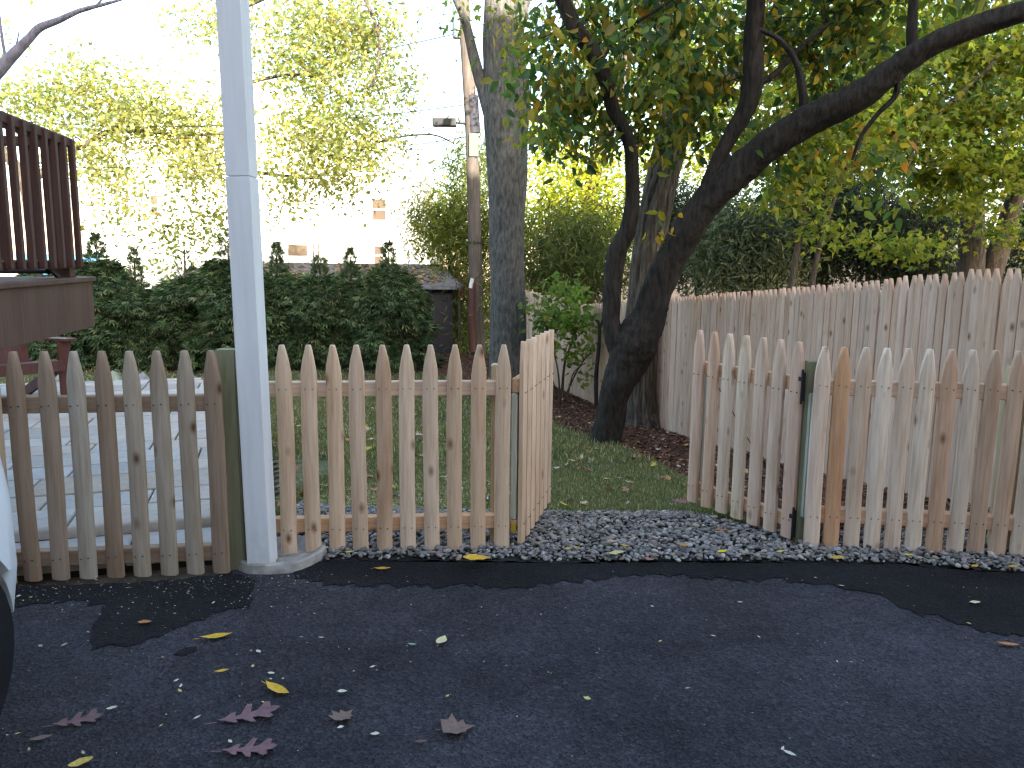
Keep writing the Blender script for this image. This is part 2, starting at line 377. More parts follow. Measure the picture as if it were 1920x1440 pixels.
# grass
def grass(n, x0, x1, y0, y1, h, keep=1.0):
    X, Y = scatter(lawn_poly, n, x0, x1, y0, y1)
    den = .5+.5*np.sin(X*2.1+1.3*np.sin(Y*1.7))*np.sin(Y*2.3+np.sin(X*3.1)); 
    bare = np.clip(1.25-np.hypot((X+.95)/.55, (Y-5.0)/1.1), 0, 1)                     # worn patch by the patio
    k = nr.random(len(X)) < (.45+.55*den)*(1-.9*bare); X, Y, den = X[k], Y[k], den[k]; m = len(X)
    P = np.stack([X, Y, gnd(X, Y)+.004], 1)
    ax = np.stack([nr.normal(0, .55, m), nr.normal(0, .55, m), np.ones(m)], 1); nn = nr.standard_normal((m, 3)); nn[:, 2] *= .3
    cols = pick_cols(m, [((.16, .185, .085), 5), ((.21, .23, .10), 3), ((.28, .26, .13), 2), ((.48, .42, .29), 1.8)])
    return leaves(P, ax, nn, h*(.6+.8*nr.random(m)), cols, BLADE, 1.0)
parts = [grass(150000, -1.6, 2.2, 4.0, 7.5, .042), grass(110000, -4, 2.2, 7.5, 16, .07), grass(25000, -11, -3, 9.5, 16.5, .08)]
off = 0; VV, FF, CC = [], [], []
for v_, f_, c_ in parts: VV.append(v_); FF.append(f_+off); CC.append(c_); off += len(v_)
n_ = 9000; X = nr.normal(-.75, .42, n_); Y = nr.normal(5.2, .75, n_); k_ = inside(X, Y, lawn_poly); X, Y = X[k_], Y[k_]; n_ = len(X)
ax = nr.standard_normal((n_, 3)); ax[:, 2] = ax[:, 2]*.12+.05; nn = nr.standard_normal((n_, 3))*.4; nn[:, 2] += 1
v_, f_, c_ = leaves(np.stack([X, Y, gnd(X, Y)+.012+.02*nr.random(n_)], 1), ax, nn, .03+.05*nr.random(n_), pick_cols(n_, [((.50, .44, .30), 4), ((.38, .32, .20), 3), ((.60, .54, .40), 1)]), BLADE, .8)
VV.append(v_); FF.append(f_+off); CC.append(c_); off += len(v_)
o = link('grass', np_mesh('grass', np.concatenate(VV), np.concatenate(FF), M['grass'], np.concatenate(CC))); tag(o, kind='stuff')
# mulch chips
X, Y = scatter(mulch_poly, 110000, -4, 5, 4, 15); X2, Y2 = scatter(mulch_poly, 30000, -11, 2, 13, 18.5)
X = np.concatenate([X, X2]); Y = np.concatenate([Y, Y2]); m = len(X)
P = np.stack([X, Y, gnd(X, Y)+.012+.012*nr.random(m)], 1)
ax = nr.standard_normal((m, 3)); ax[:, 2] *= .25; nn = nr.standard_normal((m, 3))*.5; nn[:, 2] += 1
cols = pick_cols(m, [((.15, .075, .046), 5), ((.085, .043, .028), 4), ((.22, .125, .08), 1.8), ((.42, .32, .20), .4)])
v_, f_, c_ = leaves(P, ax, nn, .02+.05*nr.random(m), cols, DIAM, .7)
o = link('mulch_chips', np_mesh('mulch_chips', v_, f_, M['chip'], c_)); tag(o, kind='stuff')
# gravel
def pebble_shape(seed, sub=2):
    bm = bmesh.new(); bmesh.ops.create_icosphere(bm, subdivisions=sub, radius=1); r = random.Random(seed)
    k = [Vector((r.uniform(-1, 1), r.uniform(-1, 1), r.uniform(-1, 1))).normalized() for _ in range(5)]; a = [r.uniform(-.22, .14) for _ in k]
    for v in bm.verts:
        n_ = v.co.normalized(); v.co = n_*(1+sum(w_*max(0, n_.dot(q))**2 for q, w_ in zip(k, a)))
        v.co.z *= .52; v.co.y *= .78
    V = np.array([v.co[:] for v in bm.verts]); Fc = np.array([[v.index for v in f.verts] for f in bm.faces]); bm.free(); return V, Fc
PSH = [pebble_shape(s) for s in range(6)]
PCOL = [((.23, .225, .22), 5), ((.17, .168, .168), 4), ((.30, .29, .28), 2.5), ((.11, .108, .108), 2.2), ((.23, .205, .17), 1.8), ((.38, .365, .35), .6), ((.25, .19, .155), .5)]
X, Y = scatter(gravel_poly, 34000, -1.4, 4.5, 3.5, 5.3); m = len(X)
patio_side = (X > (-1.22-.30*(Y-4.15))) & (np.hypot((X+1.15)/.20, (Y-3.835)/.21) > 1.0); X, Y = X[patio_side], Y[patio_side]; m = len(X)
R_ = .0075+.0115*nr.random(m)**1.5; lay = nr.random(m)
Z = gnd(X, Y)+.004+R_*.35+lay*.022; cols = pick_cols(m, PCOL, .2, .02)*np.array([1.06, 1.0, .92])
order = np.argsort(-(R_*1.0+lay*.02)*((Y < 4.4) & (X > -1) & (X < 2.3)))
big = order[:300]; rest = order[300:]
Eu = nr.uniform(-.5, .5, (m, 3)); Eu[:, 2] = nr.uniform(0, 6.28, m)
VV, FF, CC = [], [], []; off = 0
for si in range(6):
    sub = rest[si::6]; V, Fc = PSH[si]; k = len(sub)
    rot = np.array([np.array(Euler(e).to_matrix()) for e in Eu[sub]])
    W = np.einsum('nij,vj->nvi', rot, V)*R_[sub][:, None, None]+np.stack([X[sub], Y[sub], Z[sub]], 1)[:, None, :]
    VV.append(W.reshape(-1, 3)); FF.append(((np.arange(k)*len(V))[:, None, None]+Fc[None]).reshape(-1, 3)+off); CC.append(np.repeat(cols[sub], len(V), 0)); off += k*len(V)
o = link('gravel', np_mesh('gravel', np.concatenate(VV), np.concatenate(FF), M['pebble'], np.concatenate(CC), smooth=True), gravel_bed); tag(o, kind='stuff')
pm = [np_mesh('stone', V, Fc, M['pebbleo'], smooth=True) for V, Fc in PSH]
for q, i in enumerate(big):
    o = link('stone', pm[q % 6], gravel_bed, (X[i], Y[i], Z[i]+.004), Euler(Eu[i]), (*cols[i], 1)); o.scale = (R_[i]*1.15,)*3

# sawdust and grit left along the fence foot
n_ = 900; X = np.concatenate([nr.uniform(-2.3, -.9, 500), nr.uniform(-2.2, 2.6, 400)]); Y = np.concatenate([3.62-.15*(X[:500]+1.2)*-1-np.abs(nr.normal(0, .22, 500)), nr.uniform(1.7, 3.7, 400)])
P = np.stack([X, Y, np.full(n_, .007)], 1); ax = nr.standard_normal((n_, 3)); ax[:, 2] *= .1; nn = nr.standard_normal((n_, 3))*.2; nn[:, 2] += 1
v_, f_, c_ = leaves(P, ax, nn, .004+.010*nr.random(n_)**2, pick_cols(n_, [((.45, .40, .32), 3), ((.30, .29, .27), 3), ((.36, .27, .12), 1)]), DIAM, .9)
o = link('sawdust_grit', np_mesh('sawdust_grit', v_, f_, M['litter'], c_)); tag(o, kind='stuff')

# ------------------------------------------------------------------ patio
patio = thing('patio', None, None, (0, 0, 0)); patio['kind'] = 'structure'
ang = math.radians(16.5); e1 = Vector((math.cos(ang), math.sin(ang), 0)); e2 = Vector((-math.sin(ang), math.cos(ang), 0))
O0 = Vector((-1.27, 3.86, 0))                        # front corner beside the post
def paver(s0, s1, t0, t1, ztop, th, bev=.006, col=None, parent=patio):
    bm = bmesh.new(); g = .0065
    q = [(s0+g, t0+g), (s1-g, t0+g), (s1-g, t1-g), (s0+g, t1-g)]
    c = O0+e1*((s0+s1)/2)+e2*((t0+t1)/2)
    vs = []
    for z in (-th, 0): vs += [bm.verts.new(O0+e1*a+e2*b-c+Vector((0, 0, z))) for a, b in q]
    bm.faces.new(vs[4:8]); bm.faces.new(vs[3::-1])
    for i in range(4): bm.faces.new((vs[i], vs[(i+1) % 4], vs[4+(i+1) % 4], vs[4+i]))
    bm.normal_update()
    top = [e for e in bm.edges if all(v.co.z > -.001 for v in e.verts)]
    bmesh.ops.bevel(bm, geom=top, offset=bev, segments=3 if bev > .01 else 1, affect='EDGES', profile=.5)
    me = bpy.data.meshes.new('paver'); bm.to_mesh(me); bm.free(); me.materials.append(M['paver'])
    if bev > .01: me.polygons.foreach_set('use_smooth', [True]*len(me.polygons)); me.set_sharp_from_angle(angle=math.radians(50))
    k = rnd.uniform(.80, 1.14); w_ = rnd.uniform(-.03, .03)
    col = col or (.45*k+w_, .39*k, .325*k-w_, 1)
    return link('paver', me, parent, (c.x, c.y, ztop+rnd.uniform(-.003, .003)), None, col)
def edge_s(t): return -.02*t                        # side edge follows the axis
t = .0
base = MB()
qq = [O0+e1*a+e2*b for a, b in ((-5.6, .02), (-.02, .02), (-.1, 5.68), (-5.6, 5.68))]
base.add([(p.x, p.y, -1.2) for p in qq]+[(p.x, p.y, .042) for p in qq[:]], [(0, 1, 5, 4), (1, 2, 6, 5), (2, 3, 7, 6), (3, 0, 4, 7), (4, 5, 6, 7)])
base.build('paver_base', plain('joint_sand', (.05, .046, .04), .95, .1, .2, 20), patio)
s = 0.0
for L in (.62, .62, .46, .62, .5, .62, .62, .62, .62):   # front bullnose treads
    paver(s-L, s, 0, .36, .062, .055, .024); s -= L
s = -.0
for L in (.34, .62, .62, .46, .62, .62, .62, .62, .62, .4):
    paver(s-L, s, .36, .72, .112, .06, .022); s -= L
t = .72
while t < 5.6:
    d = rnd.choice([.22, .30, .36, .40]); s = -.02*t
    while s > -5.5:
        L = rnd.choice([.40, .55, .60, .75]); paver(s-L, s, t, min(t+d, 5.68), .108+rnd.uniform(-.002, .002), .06); s -= L
    t += d
def rock(r, seed):
    bm = bmesh.new(); bmesh.ops.create_icosphere(bm, subdivisions=3, radius=1); q = random.Random(seed)
    ks = [(Vector((q.uniform(-1, 1), q.uniform(-1, 1), q.uniform(-1, 1))).normalized(), q.uniform(.55, .9)) for _ in range(9)]
    for v in bm.verts:
        n_ = v.co.normalized(); rr = 1.0
        for kk, dd in ks:
            c = n_.dot(kk)
            if c > 0: rr = min(rr, dd/c)
        v.co = n_*rr*r*(1+.03*q.random())
    me = bpy.data.meshes.new('boulder'); bm.to_mesh(me); bm.free(); me.materials.append(M['boulder'])
    me.polygons.foreach_set('use_smooth', [True]*len(me.polygons)); me.set_sharp_from_angle(angle=math.radians(28)); return me
for i, (u, v, r, lab) in enumerate([(128, 716, .17, 'rounded grey boulder edging the patio, between the second and third pickets'),
        (168, 726, .10, 'small flat pale stone beside the rounded grey boulder on the patio edge'),
        (222, 714, .15, 'peaked tan boulder on the far patio edge, tallest of the row'),
        (262, 716, .14, 'low brownish boulder just beyond the peaked tan boulder'),
        (318, 726, .10, 'small pale stone at the end of the patio edge row of boulders'),
        (362, 718, .12, 'whitish lumpy stone on the patio edge near the treated post'),
        (384, 722, .13, 'pale round boulder behind the last picket before the treated post')]):
    p = at(u, v, 9.35+.1*(i % 2)); o = link('boulder', rock(r, i+3), None, (p.x, p.y, p.z), (rnd.random(), rnd.random(), rnd.random()*6), (*[c*rnd.uniform(.85, 1.15) for c in (.36, .31, .25)], 1))
    o.scale = (1.5, 1, .9); tag(o, lab, 'boulder', 'boulders edging the patio')
    zz = float(gnd(p.x, p.y))-.06; hh = (p.z+.9*r-zz)/2
    if hh > .9*r: o.location.z = zz+hh; o.scale = (1.6, 1.2, hh/r); o.rotation_euler = (0, 0, rnd.random()*6)

# ------------------------------------------------------------------ fences
PK_H = 1.06
def picket_mesh(h, wd, th, seed, tip=.155, tipw=None, name='picket'):
    q = random.Random(seed); mb = MB(); rings = []
    zs = [0, .12, .3, .5, .7, 1.0]
    zz = [z*(h-tip) for z in zs]; ww = [1, 1.01, .99, 1.0, 1.01, .99]
    for f, s_ in (tipw or ((.12, .965), (.35, .84), (.6, .655), (.82, .46), (.985, .30), (1.0, .22))): zz.append(h-tip+tip*f); ww.append(s_)
    bow = q.uniform(-.006, .006)
    for z, s_ in zip(zz, ww):
        ox = bow*math.sin(math.pi*min(1, z/h))+q.uniform(-.001, .001); hw = wd/2*s_; r = []
        tt = th
        # flat back (+y side), rounded front (-y)
        r.append((ox-hw, tt*.5, z)); 
        for a in (0, .12, .3, .5, .7, .88, 1): r.append((ox-hw+2*hw*a, -tt*(.05+.75*math.sin(math.pi*(.10+.8*a))**.7)+.0, z))
        r.append((ox+hw, tt*.5, z)); rings.append(r)
    mb.loft([r[::-1] for r in rings]); return mb.mesh(name, M['cedar'], True, 50)
PKM = [picket_mesh(PK_H, .077, .024, s_) for s_ in range(5)]
def nail_mesh(zs, pos=None):
    mb = MB()
    for z in zs:
        for x in (-.018, .018):
            c = Vector((x, -.0215, z+rnd.uniform(-.004, .004))); n_ = 6
            mb.tube([c+Vector((0, .006, 0)), c], .0028, n_)
    return mb.mesh('nail', M['nail'])
TINTS = [(.74, .535, .37), (.70, .495, .335), (.75, .565, .41), (.66, .46, .31), (.71, .52, .37), (.77, .555, .38)]
def tint(k=1.0, pool=TINTS):
    c = rnd.choice(pool); j = rnd.uniform(.92, 1.06)*k
    return (c[0]*j, c[1]*j, c[2]*j, 1)
def add_picket(parent, x, y, z, rz, col, NM, mesh=None, lean=0):
    o = link('picket', mesh or rnd.choice(PKM), parent, (x, y, z), (rnd.uniform(-.004, .004), lean+rnd.uniform(-.005, .005), rz), col)
    if NM: link('nail', NM, o)
    return o
def rail(parent, a, b, h, d, col):
    a, b = Vector(a), Vector(b); L = (b-a).length; mb = MB(); mb.box((L/2, 0, 0), (L, d, h))
    me = mb.mesh('rail', M['rail'])
    bm = bmesh.new(); bm.from_mesh(me); bmesh.ops.bevel(bm, geom=bm.edges[:], offset=.004, segments=1, affect='EDGES'); bm.to_mesh(me); bm.free()
    dx = b-a; o = link('rail', me, parent, a, (0, -math.asin(dx.z/L), math.atan2(dx.y, dx.x)), col); return o
def post(parent, x, y, z0, z1, wd, dp, col, rz=0, name='post', mat='post'):
    mb = MB(); mb.box((0, 0, (z1-z0)/2), (wd, dp, z1-z0)); me = mb.mesh(name, M[mat])
    bm = bmesh.new(); bm.from_mesh(me); bmesh.ops.bevel(bm, geom=bm.edges[:], offset=.006, segments=2, affect='EDGES'); bm.to_mesh(me); bm.free()
    return link(name, me, parent, (x, y, z0), (0, 0, rz), col)
GREEN = (.27, .27, .165, 1); PALE = (.56, .60, .50, 1)
# --- fence by the patio
fl = thing('picket_fence', 'brown weathered picket fence section in front of the stone patio', 'fence', (-1.8, 3.55, 0))
NL = nail_mesh((.10, .815)); O = Vector((-1.8, 3.55, 0))
BROWN = [(.40, .30, .22), (.33, .235, .165), (.47, .41, .33), (.36, .255, .18), (.45, .37, .285)]
BROWN = [tuple(q*.86 for q in c_) for c_ in BROWN]
order_l = [1, 1, 0, 2, 1, 4, 4, 4, 3]
for i, u in enumerate([8, 62, 114, 166, 217, 267, 318, 367, 415]):
    p = g0(u, 1087-(u)*.042, .02); c = BROWN[order_l[i]]; j = rnd.uniform(.92, 1.08)
    add_picket(fl, p.x-O.x, p.y-O.y, .012, -.12, (*[q*j for q in c], 1), NL)
for x in (-2.42, -2.29, -2.60): add_picket(fl, x-O.x-.0, 3.46-O.y, .012, -.12, tint(.7), NL)
ra = Vector((-2.7, 3.49, 0)); rb = Vector((-1.385, 3.655, 0))
for z in (.10, .825): rail(fl, ra-O+Vector((0, 0, z)), rb-O+Vector((0, .011, z)), .075, .056, (.40, .29, .20, 1))
post(fl, -1.333-O.x, 3.725-O.y, -.1, 1.068, .10, .09, GREEN)
# --- fence between white post and gate
fc = thing('picket_fence', 'straight run of ten new tan pickets between the white post and the open gateway', 'fence', (-.6, 3.95, 0)); O = Vector((-.6, 3.95, 0))
NC = nail_mesh((.125, .845))
for i in range(10):
    xx = -1.123+(i)*(1.077/9)
    yy = 3.885+.10*i/9; u = rnd.uniform(-.003, .003)
    add_picket(fc, xx+u-O.x, yy-O.y, .012+.002*i/9, .06, tint(), NC)
add_picket(fc, -1.243-O.x, 3.90-O.y, .02, .06, tint(.9), NC)
for z, cc in ((.148, (.66, .41, .24, 1)), (.848, (.72, .54, .40, 1))): rail(fc, (-1.34-O.x, 3.908-O.y, z), (-.062-O.x, 4.016-O.y, z+.004), .074, .058, cc)
post(fc, -.082-O.x, 4.075-O.y, -.1, .965, .05, .085, (.60, .48, .33, 1))
# --- fence on the other side of the gateway
fr = thing('picket_fence', 'picket fence section of mixed pale and reddish boards running off beside the gravel', 'fence', (2.4, 4.0, 0)); O = Vector((2.4, 4.0, 0))
NR = nail_mesh((.165, .86))
RT = [(.78, .60, .46), (.62, .36, .20), (.68, .52, .39), (.79, .65, .51), (.71, .55, .42), (.77, .63, .49), (.60, .39, .26), (.66, .53, .41), (.54, .37, .255), (.62, .43, .30), (.70, .56, .43)]
for i in range(19):
    xx = 1.594+i*.1025; yy = 4.06-.02*max(0, i-1)/1.6-.0*i
    c = RT[i % len(RT)]; j = rnd.uniform(.95, 1.05)
    add_picket(fr, xx-O.x, yy-O.y, .014, -.10, (*[q*j for q in c], 1), NR)
for z in (.18, .862): rail(fr, (1.585-O.x, 4.104-O.y, z), (3.46-O.x, 3.874-O.y, z+.002), .078, .058, (.74, .52, .36, 1) if z > .5 else (.74, .46, .29, 1))
post(fr, 1.575-O.x, 4.155-O.y, -.1, .99, .088, .088, GREEN)
post(fr, 2.60-O.x, 4.075-O.y, -.1, .98, .09, .09, (.50, .44, .28, 1))
post(fr, 3.4-O.x, 3.96-O.y, -.1, 1.10, .09, .09, GREEN)
# --- gates
def gate(lab, hx, hy, dx, dy, npk, zb, flip, tints):
    L = math.hypot(dx, dy); rz = math.atan2(dy, dx) if not flip else math.atan2(-dy, -dx)
    g = thing('picket_gate', lab, 'gate', (hx, hy, 0), rz)
    # local: pickets along +x (hinge at 0) or -x when flipped; picket fronts face -y
    sg = -1 if flip else 1; NG = nail_mesh((.10, .80))
    for i in range(npk):
        add_picket(g, sg*(L*i/(npk-1)), 0, zb, 0, tints[i % len(tints)], NG)
    a, b = (-.03, L+.03) if not flip else (-L-.03, .03)
    for z in (zb+.085, zb+.835): rail(g, (a, .036, z), (b, .036, z), .075, .036, (.72, .46, .28, 1))
    for x in ((.0, L) if not flip else (-.045, L-.062)):
        post(g, sg*x, .040, zb+.124, zb+.796, .07, .034, PALE, name='stile')
    mb = MB(); mb.bar((sg*.08, .06, zb+.16), (sg*(L-.08), .06, zb+.76), .004, .004)
    mb.build('brace_cable', M['black'], g)
    mb = MB(); pm_ = Vector((sg*(L*.28), .06, zb+.32)); d_ = Vector((sg*(L-.16), 0, .6)).normalized(); mb.bar(pm_-d_*.06, pm_+d_*.06, .014, .014); mb.build('turnbuckle', M['black'], g)
    return g, L
GT = [tint(1.02, TINTS[:3]+TINTS[4:]) for _ in range(7)]
gl, L = gate('open picket gate swung inward, seen nearly edge on beside the tan run', .058, 4.05, .167, .70, 7, .026, False, GT)
mb = MB(); mb.box((-.005, .074, .85), (.05, .012, .20)); mb.box((-.03, .084, .85), (.02, .02, .22)); mb.build('hinge', M['black'], gl)
mb = MB(); mb.box((-.005, .074, .13), (.05, .012, .14)); mb.build('hinge', M['black'], gl)
mb = MB(); mb.box((-.0325, .036, .110), (.004, .024, .042)); mb.build('tag', plain('yellow_tag', (.55, .45, .03), .6), gl)
GT2 = [(*q, 1) for q in [(.65, .44, .32), (.70, .53, .40), (.68, .50, .37), (.70, .55, .40), (.70, .54, .40), (.67, .45, .31), (.67, .47, .35)]]
gr, L = gate('open picket gate angled inward from the greenish post with black strap hinges', 1.497, 4.15, -.375, .63, 7, .03, True, GT2)
for z in (.86, .12):
    mb = MB(); mb.box((.050, -.012, z), (.012, .012, .15)); mb.box((.038, -.022, z+.04), (.026, .006, .022)); mb.tube([(.046, -.018, z-.09), (.046, -.018, z+.09)], .007, 8)
    mb.build('hinge', M['black'], gr)
# --- stockade fence: follows the falling ground
def sx(y): return 3.25-.255*(y-5.5)
def stz(y): return float(np.interp(y, [3.4, 5.0, 5.5, 6.9, 11, 13.7], [1.56, 1.485, 1.475, 1.33, .965, .735]))
st = thing('stockade_fence', 'tall solid pinkish tan stockade fence with pointed tops stepping down beside the mulch bed', 'fence', (2.6, 8, -.5)); O = Vector((2.6, 8, -.5))
STM = [picket_mesh(1.78, .0765, .026, 40+s_, tip=.125, tipw=((.15, .93), (.4, .72), (.65, .48), (.85, .28), (1.0, .10)), name='picket') for s_ in range(5)]
for m_ in STM: m_.materials[0] = M['stock']
ST = [(.64, .46, .35), (.61, .435, .325), (.67, .495, .385), (.56, .39, .285), (.63, .465, .36), (.59, .43, .33), (.62, .43, .31)]
y = 3.4; dirv = Vector((-.255, 1, 0)).normalized(); rzst = math.atan2(dirv.y, dirv.x)+math.pi    # front faces -x side
pts = []
while y < 13.7:
    pts.append((sx(y), y, stz(y))); y += .078*dirv.y
xc, yc, zc = pts[-1]; d2 = Vector((-.40, 1, 0)).normalized(); i = 0; second = []
while yc+d2.y*.078*i < 17.4:
    i += 1; second.append((xc+d2.x*.078*i, yc+d2.y*.078*i, zc+.06+.035*i*.078))
for arr, rz in ((pts, rzst), (second, math.atan2(d2.y, d2.x)+math.pi)):
    for (x, y, z) in arr:
        o = link('picket', rnd.choice(STM), st, (x-O.x, y-O.y, z-1.78+rnd.uniform(-.008, .008)-O.z), (rnd.uniform(-.006, .006), rnd.uniform(-.004, .004), rz+rnd.uniform(-.03, .03)), tint(.95, ST))
def rail3(a, b): rail(st, a, b, .07, .036, (.45, .34, .25, 1))
nrm = Vector((dirv.y, -dirv.x, 0))*.036
for k in (.25, .95, 1.5):
    ks = [3.4, 5.5, 6.9, 11, 13.7]
    for a, b in zip(ks, ks[1:]): rail3(Vector((sx(a), a, stz(a)-1.78+k))+nrm-O, Vector((sx(b), b, stz(b)-1.78+k))+nrm-O)
for yy in (3.5, 5.9, 8.3, 10.7, 13.1): post(st, sx(yy)+.10-O.x, yy-O.y, stz(yy)-2.0-O.z, stz(yy)-.12-O.z, .09, .09, (.40, .33, .24, 1), rzst)
# --- white wrapped porch post on its footing
wp = thing('porch_post', 'square white wrapped porch post standing on a round concrete footing', 'post', (-1.2, 3.70, .0), math.radians(-3)); wp.rotation_euler = (0, math.radians(-.8), math.radians(-2))
def white_sec(name, z0, z1, wd):
    mb = MB(); mb.box((0, 0, (z0+z1)/2), (wd, wd, z1-z0)); return mb.build(name, M['white'], wp, bevel=.004)
white_sec('post_wrap', .03, 1.848, .112); white_sec('upper_post_wrap', 1.8505, 3.5, .109); white_sec('post_base', .012, .03, .10)
white_sec('cap', 3.5, 3.56, .16)
mb = MB(); n_ = 40; q = random.Random(5); rings = []
rr = [1+.05*math.sin(2*a_*2*math.pi/n_+.5)+.03*math.sin(5*a_*2*math.pi/n_)+q.uniform(-.012, .012) for a_ in range(n_)]
for s_, z in ((1.02, -.1), (1.02, .012), (.995, .040), (.93, .050), (.86, .045), (.74, .022), (.4, .012), (.02, .012)):
    rings.append([(.205*s_*rr[i]*math.cos(2*math.pi*i/n_), .215*s_*rr[i]*math.sin(2*math.pi*i/n_), z+q.uniform(-.003, .003)) for i in range(n_)])
mb.loft(rings); o = mb.build('footing', M['conc'], None, True); o.location = (-1.15, 3.835, 0); tag(o, 'round rough concrete footing at the foot of the white post', 'footing')

# ------------------------------------------------------------------ brown deck
dk = thing('raised_deck', 'dark brown raised deck corner with slatted railing above the patio', 'deck', (-3.6, 4.2, 0)); O = Vector((-3.6, 4.2, 0))
DB = (.125, .074, .055, 1); DR = (.092, .047, .037, 1)
def dbox(name, c, d, col, bev=.004, rot=None, mat='deck'):
    mb = MB(); mb.box((0, 0, 0), d); o = mb.build(name, M[mat], dk, bevel=bev, color=col); o.location = Vector(c)-O
    if rot: o.rotation_euler = rot
    return o
# right-hand side runs from (-2.30,3.5) to (-2.52,4.82)
A = Vector((-2.296, 3.55, 0)); B = Vector((-2.518, 4.82, 0)); dv = (B-A); Ld = dv.length; dn = dv.normalized(); rz = math.atan2(dn.y, dn.x); nn_ = Vector((-dn.y, dn.x, 0))
def along(t, inset=0, z=0): return A+dn*t+nn_*inset+Vector((0, 0, z))
dbox('fascia_board', along(Ld/2, .02, 1.205), (Ld, .04, .272), DB, rot=(0, 0, rz))
dbox('rim_cap', along(Ld/2-.005, .05, 1.354), (Ld+.03, .14, .026), DB, rot=(0, 0, rz))
fb = along(Ld, 0, 0)
dbox('fascia_board', fb+nn_*1.55+Vector((0, -.02, 1.205)), (3.06, .04, .272), DB, rot=(0, 0, rz-math.pi/2))
for i in range(10): dbox('deck_board', along(Ld/2, .19+i*.145, 1.352), (Ld, .138, .026), DB, rot=(0, 0, rz))
dbox('front_beam', along(.02, 1.0, 1.205), (.04, 1.9, .272), DB, rot=(0, 0, rz))
RI = .085
dbox('bottom_rail', along(Ld/2-.05, RI, 1.440), (Ld-.02, .06, .045), DR, rot=(0, 0, rz))
dbox('top_rail', along(Ld/2-.05, RI-.004, 2.13), (Ld-.0, .09, .05), DR, rot=(0, 0, rz))
nb = 10
for i in range(nb):
    dbox('baluster', along(.01+i*(Ld-.09)/(nb-1), RI-.048, 1.785), (.036, .030, .72), DR, .003, (0, 0, rz))
for t_ in (.02, Ld-.13): dbox('railing_post', along(t_, RI+.02, 1.74), (.09, .088, .745), DR, .003, (0, 0, rz))
for i in range(9): dbox('baluster', along(Ld-.06, .25+i*.19, 1.785), (.034, .042, .72), DR, .003, (0, 0, rz))
dbox('top_rail', along(Ld-.055, .98, 2.13), (.09, 1.75, .048), DR, rot=(0, 0, rz)); dbox('bottom_rail', along(Ld-.055, .98, 1.44), (.06, 1.75, .045), DR, rot=(0, 0, rz))
for t_, i_ in ((.1, 1.7), (Ld-.2, 1.75), (Ld-.2, .9)): dbox('support_post', along(t_, i_, .6), (.14, .14, .95 if i_ > 1 else .95), DR, .004, (0, 0, rz))
mb = MB(); mb.tube([(-2.95, 3.7, 1.415), (-2.62, 4.55, 1.40)], .012, 8); mb.tube([(-2.62, 4.55, 1.395), (-2.60, 4.50, 1.43), (-2.57, 4.56, 1.37)], .014, 6)
o = mb.build('garden_hose', M['black'], None, True); tag(o, 'black hose lying along the deck edge under the railing', 'hose')

# ------------------------------------------------------------------ reddish garden chairs
def chair(lab, x, y, rz, grp='reddish garden chairs on the patio'):
    c = thing('garden_chair', lab, 'chair', (x, y, .11), rz, grp); col = (.10, .040, .031, 1)
    def b(name, a, bb, w1, w2, up=Vector((0, 0, 1))):
        mb = MB(); mb.bar(a, bb, w1, w2, up); return mb.build(name, M['chair'], c, color=tuple([q*rnd.uniform(.85, 1.15) for q in col[:3]])+(1,), bevel=.003)
    for k in range(7):                                  # fan back
        s_ = (k-3)/3; b('back_slat', (s_*.19, .25, .30), (s_*.28, .56, .98-.09*s_*s_), .075, .02, Vector((0, 1, .3)))
    b('back_rail', (-.27, .40, .55), (.27, .40, .55), .03, .06); b('back_rail', (-.27, .30, .34), (.27, .30, .34), .03, .06)
    for k in range(5): b('seat_slat', (-.27, -.25+k*.115, .40-k*.024), (.27, -.25+k*.115, .40-k*.024), .10, .02)
    for s_ in (-1, 1):
        b('arm', (s_*.36, -.36, .60), (s_*.32, .44, .57), .13, .024); b('leg', (s_*.32, -.28, 0), (s_*.32, -.28, .59), .09, .035)
        b('leg', (s_*.30, -.30, .37), (s_*.30, .62, .0), .035, .10)
        b('arm_bracket', (s_*.335, -.28, .46), (s_*.36, -.28, .585), .03, .07)
    b('front_rail', (-.30, -.315, .36), (.30, -.315, .36), .03, .10)
    return c
chair('reddish brown slat back garden chair under the deck edge', -4.62, 7.35, math.radians(52))
chair('second reddish garden chair, mostly hidden behind the deck fascia, pale topped arm showing', -5.05, 6.55, math.radians(-150))

# ------------------------------------------------------------------ white car at the frame edge
car = thing('parked_car', 'white car with dark tyre parked beside the weathered fence, mostly cut off', 'car', (-2.42, .6, 0)); 
carp = N('white_car_paint'); carp.b.inputs['Coat Weight'].default_value = .6; carp.fin((.74, .76, .78), .3, .5)
rub = plain('tyre_rubber', (.014, .014, .015), .85, .2, .2, 20); glassm = N('car_glass'); glassm.b.inputs['Transmission Weight'].default_value = .6; glassm.fin((.03, .035, .04), .05, .5)
CW = .86; YF = 2.02; YR = -2.1; WY = (1.42, -1.35)      # local coordinates, front at +YF
def half(yl):
    d = (YF-yl)
    wf = CW*(1-max(0, (.25-d)/.25)**2.2*.34) if d < .25 else CW
    d2 = yl-YR; return wf*(1-max(0, (.35-d2)/.35)**2*.2) if d2 < .35 else wf
def hood(yl):
    if yl > .75: return 1.10-.04*max(0, (yl-.75)/(YF-.75))**2.2
    return 1.10
def low_z(yl, out):
    z = .30 if yl < YF-.25 else .34
    for wy in WY:
        d = abs(yl-wy)
        if d < .42 and out: z = max(z, .02+math.sqrt(.42**2-d*d)+.24-.0)
    return min(z, .68)
rings = []; ys = np.concatenate([np.linspace(YR, 1.4, 50), np.linspace(1.45, YF, 26)])
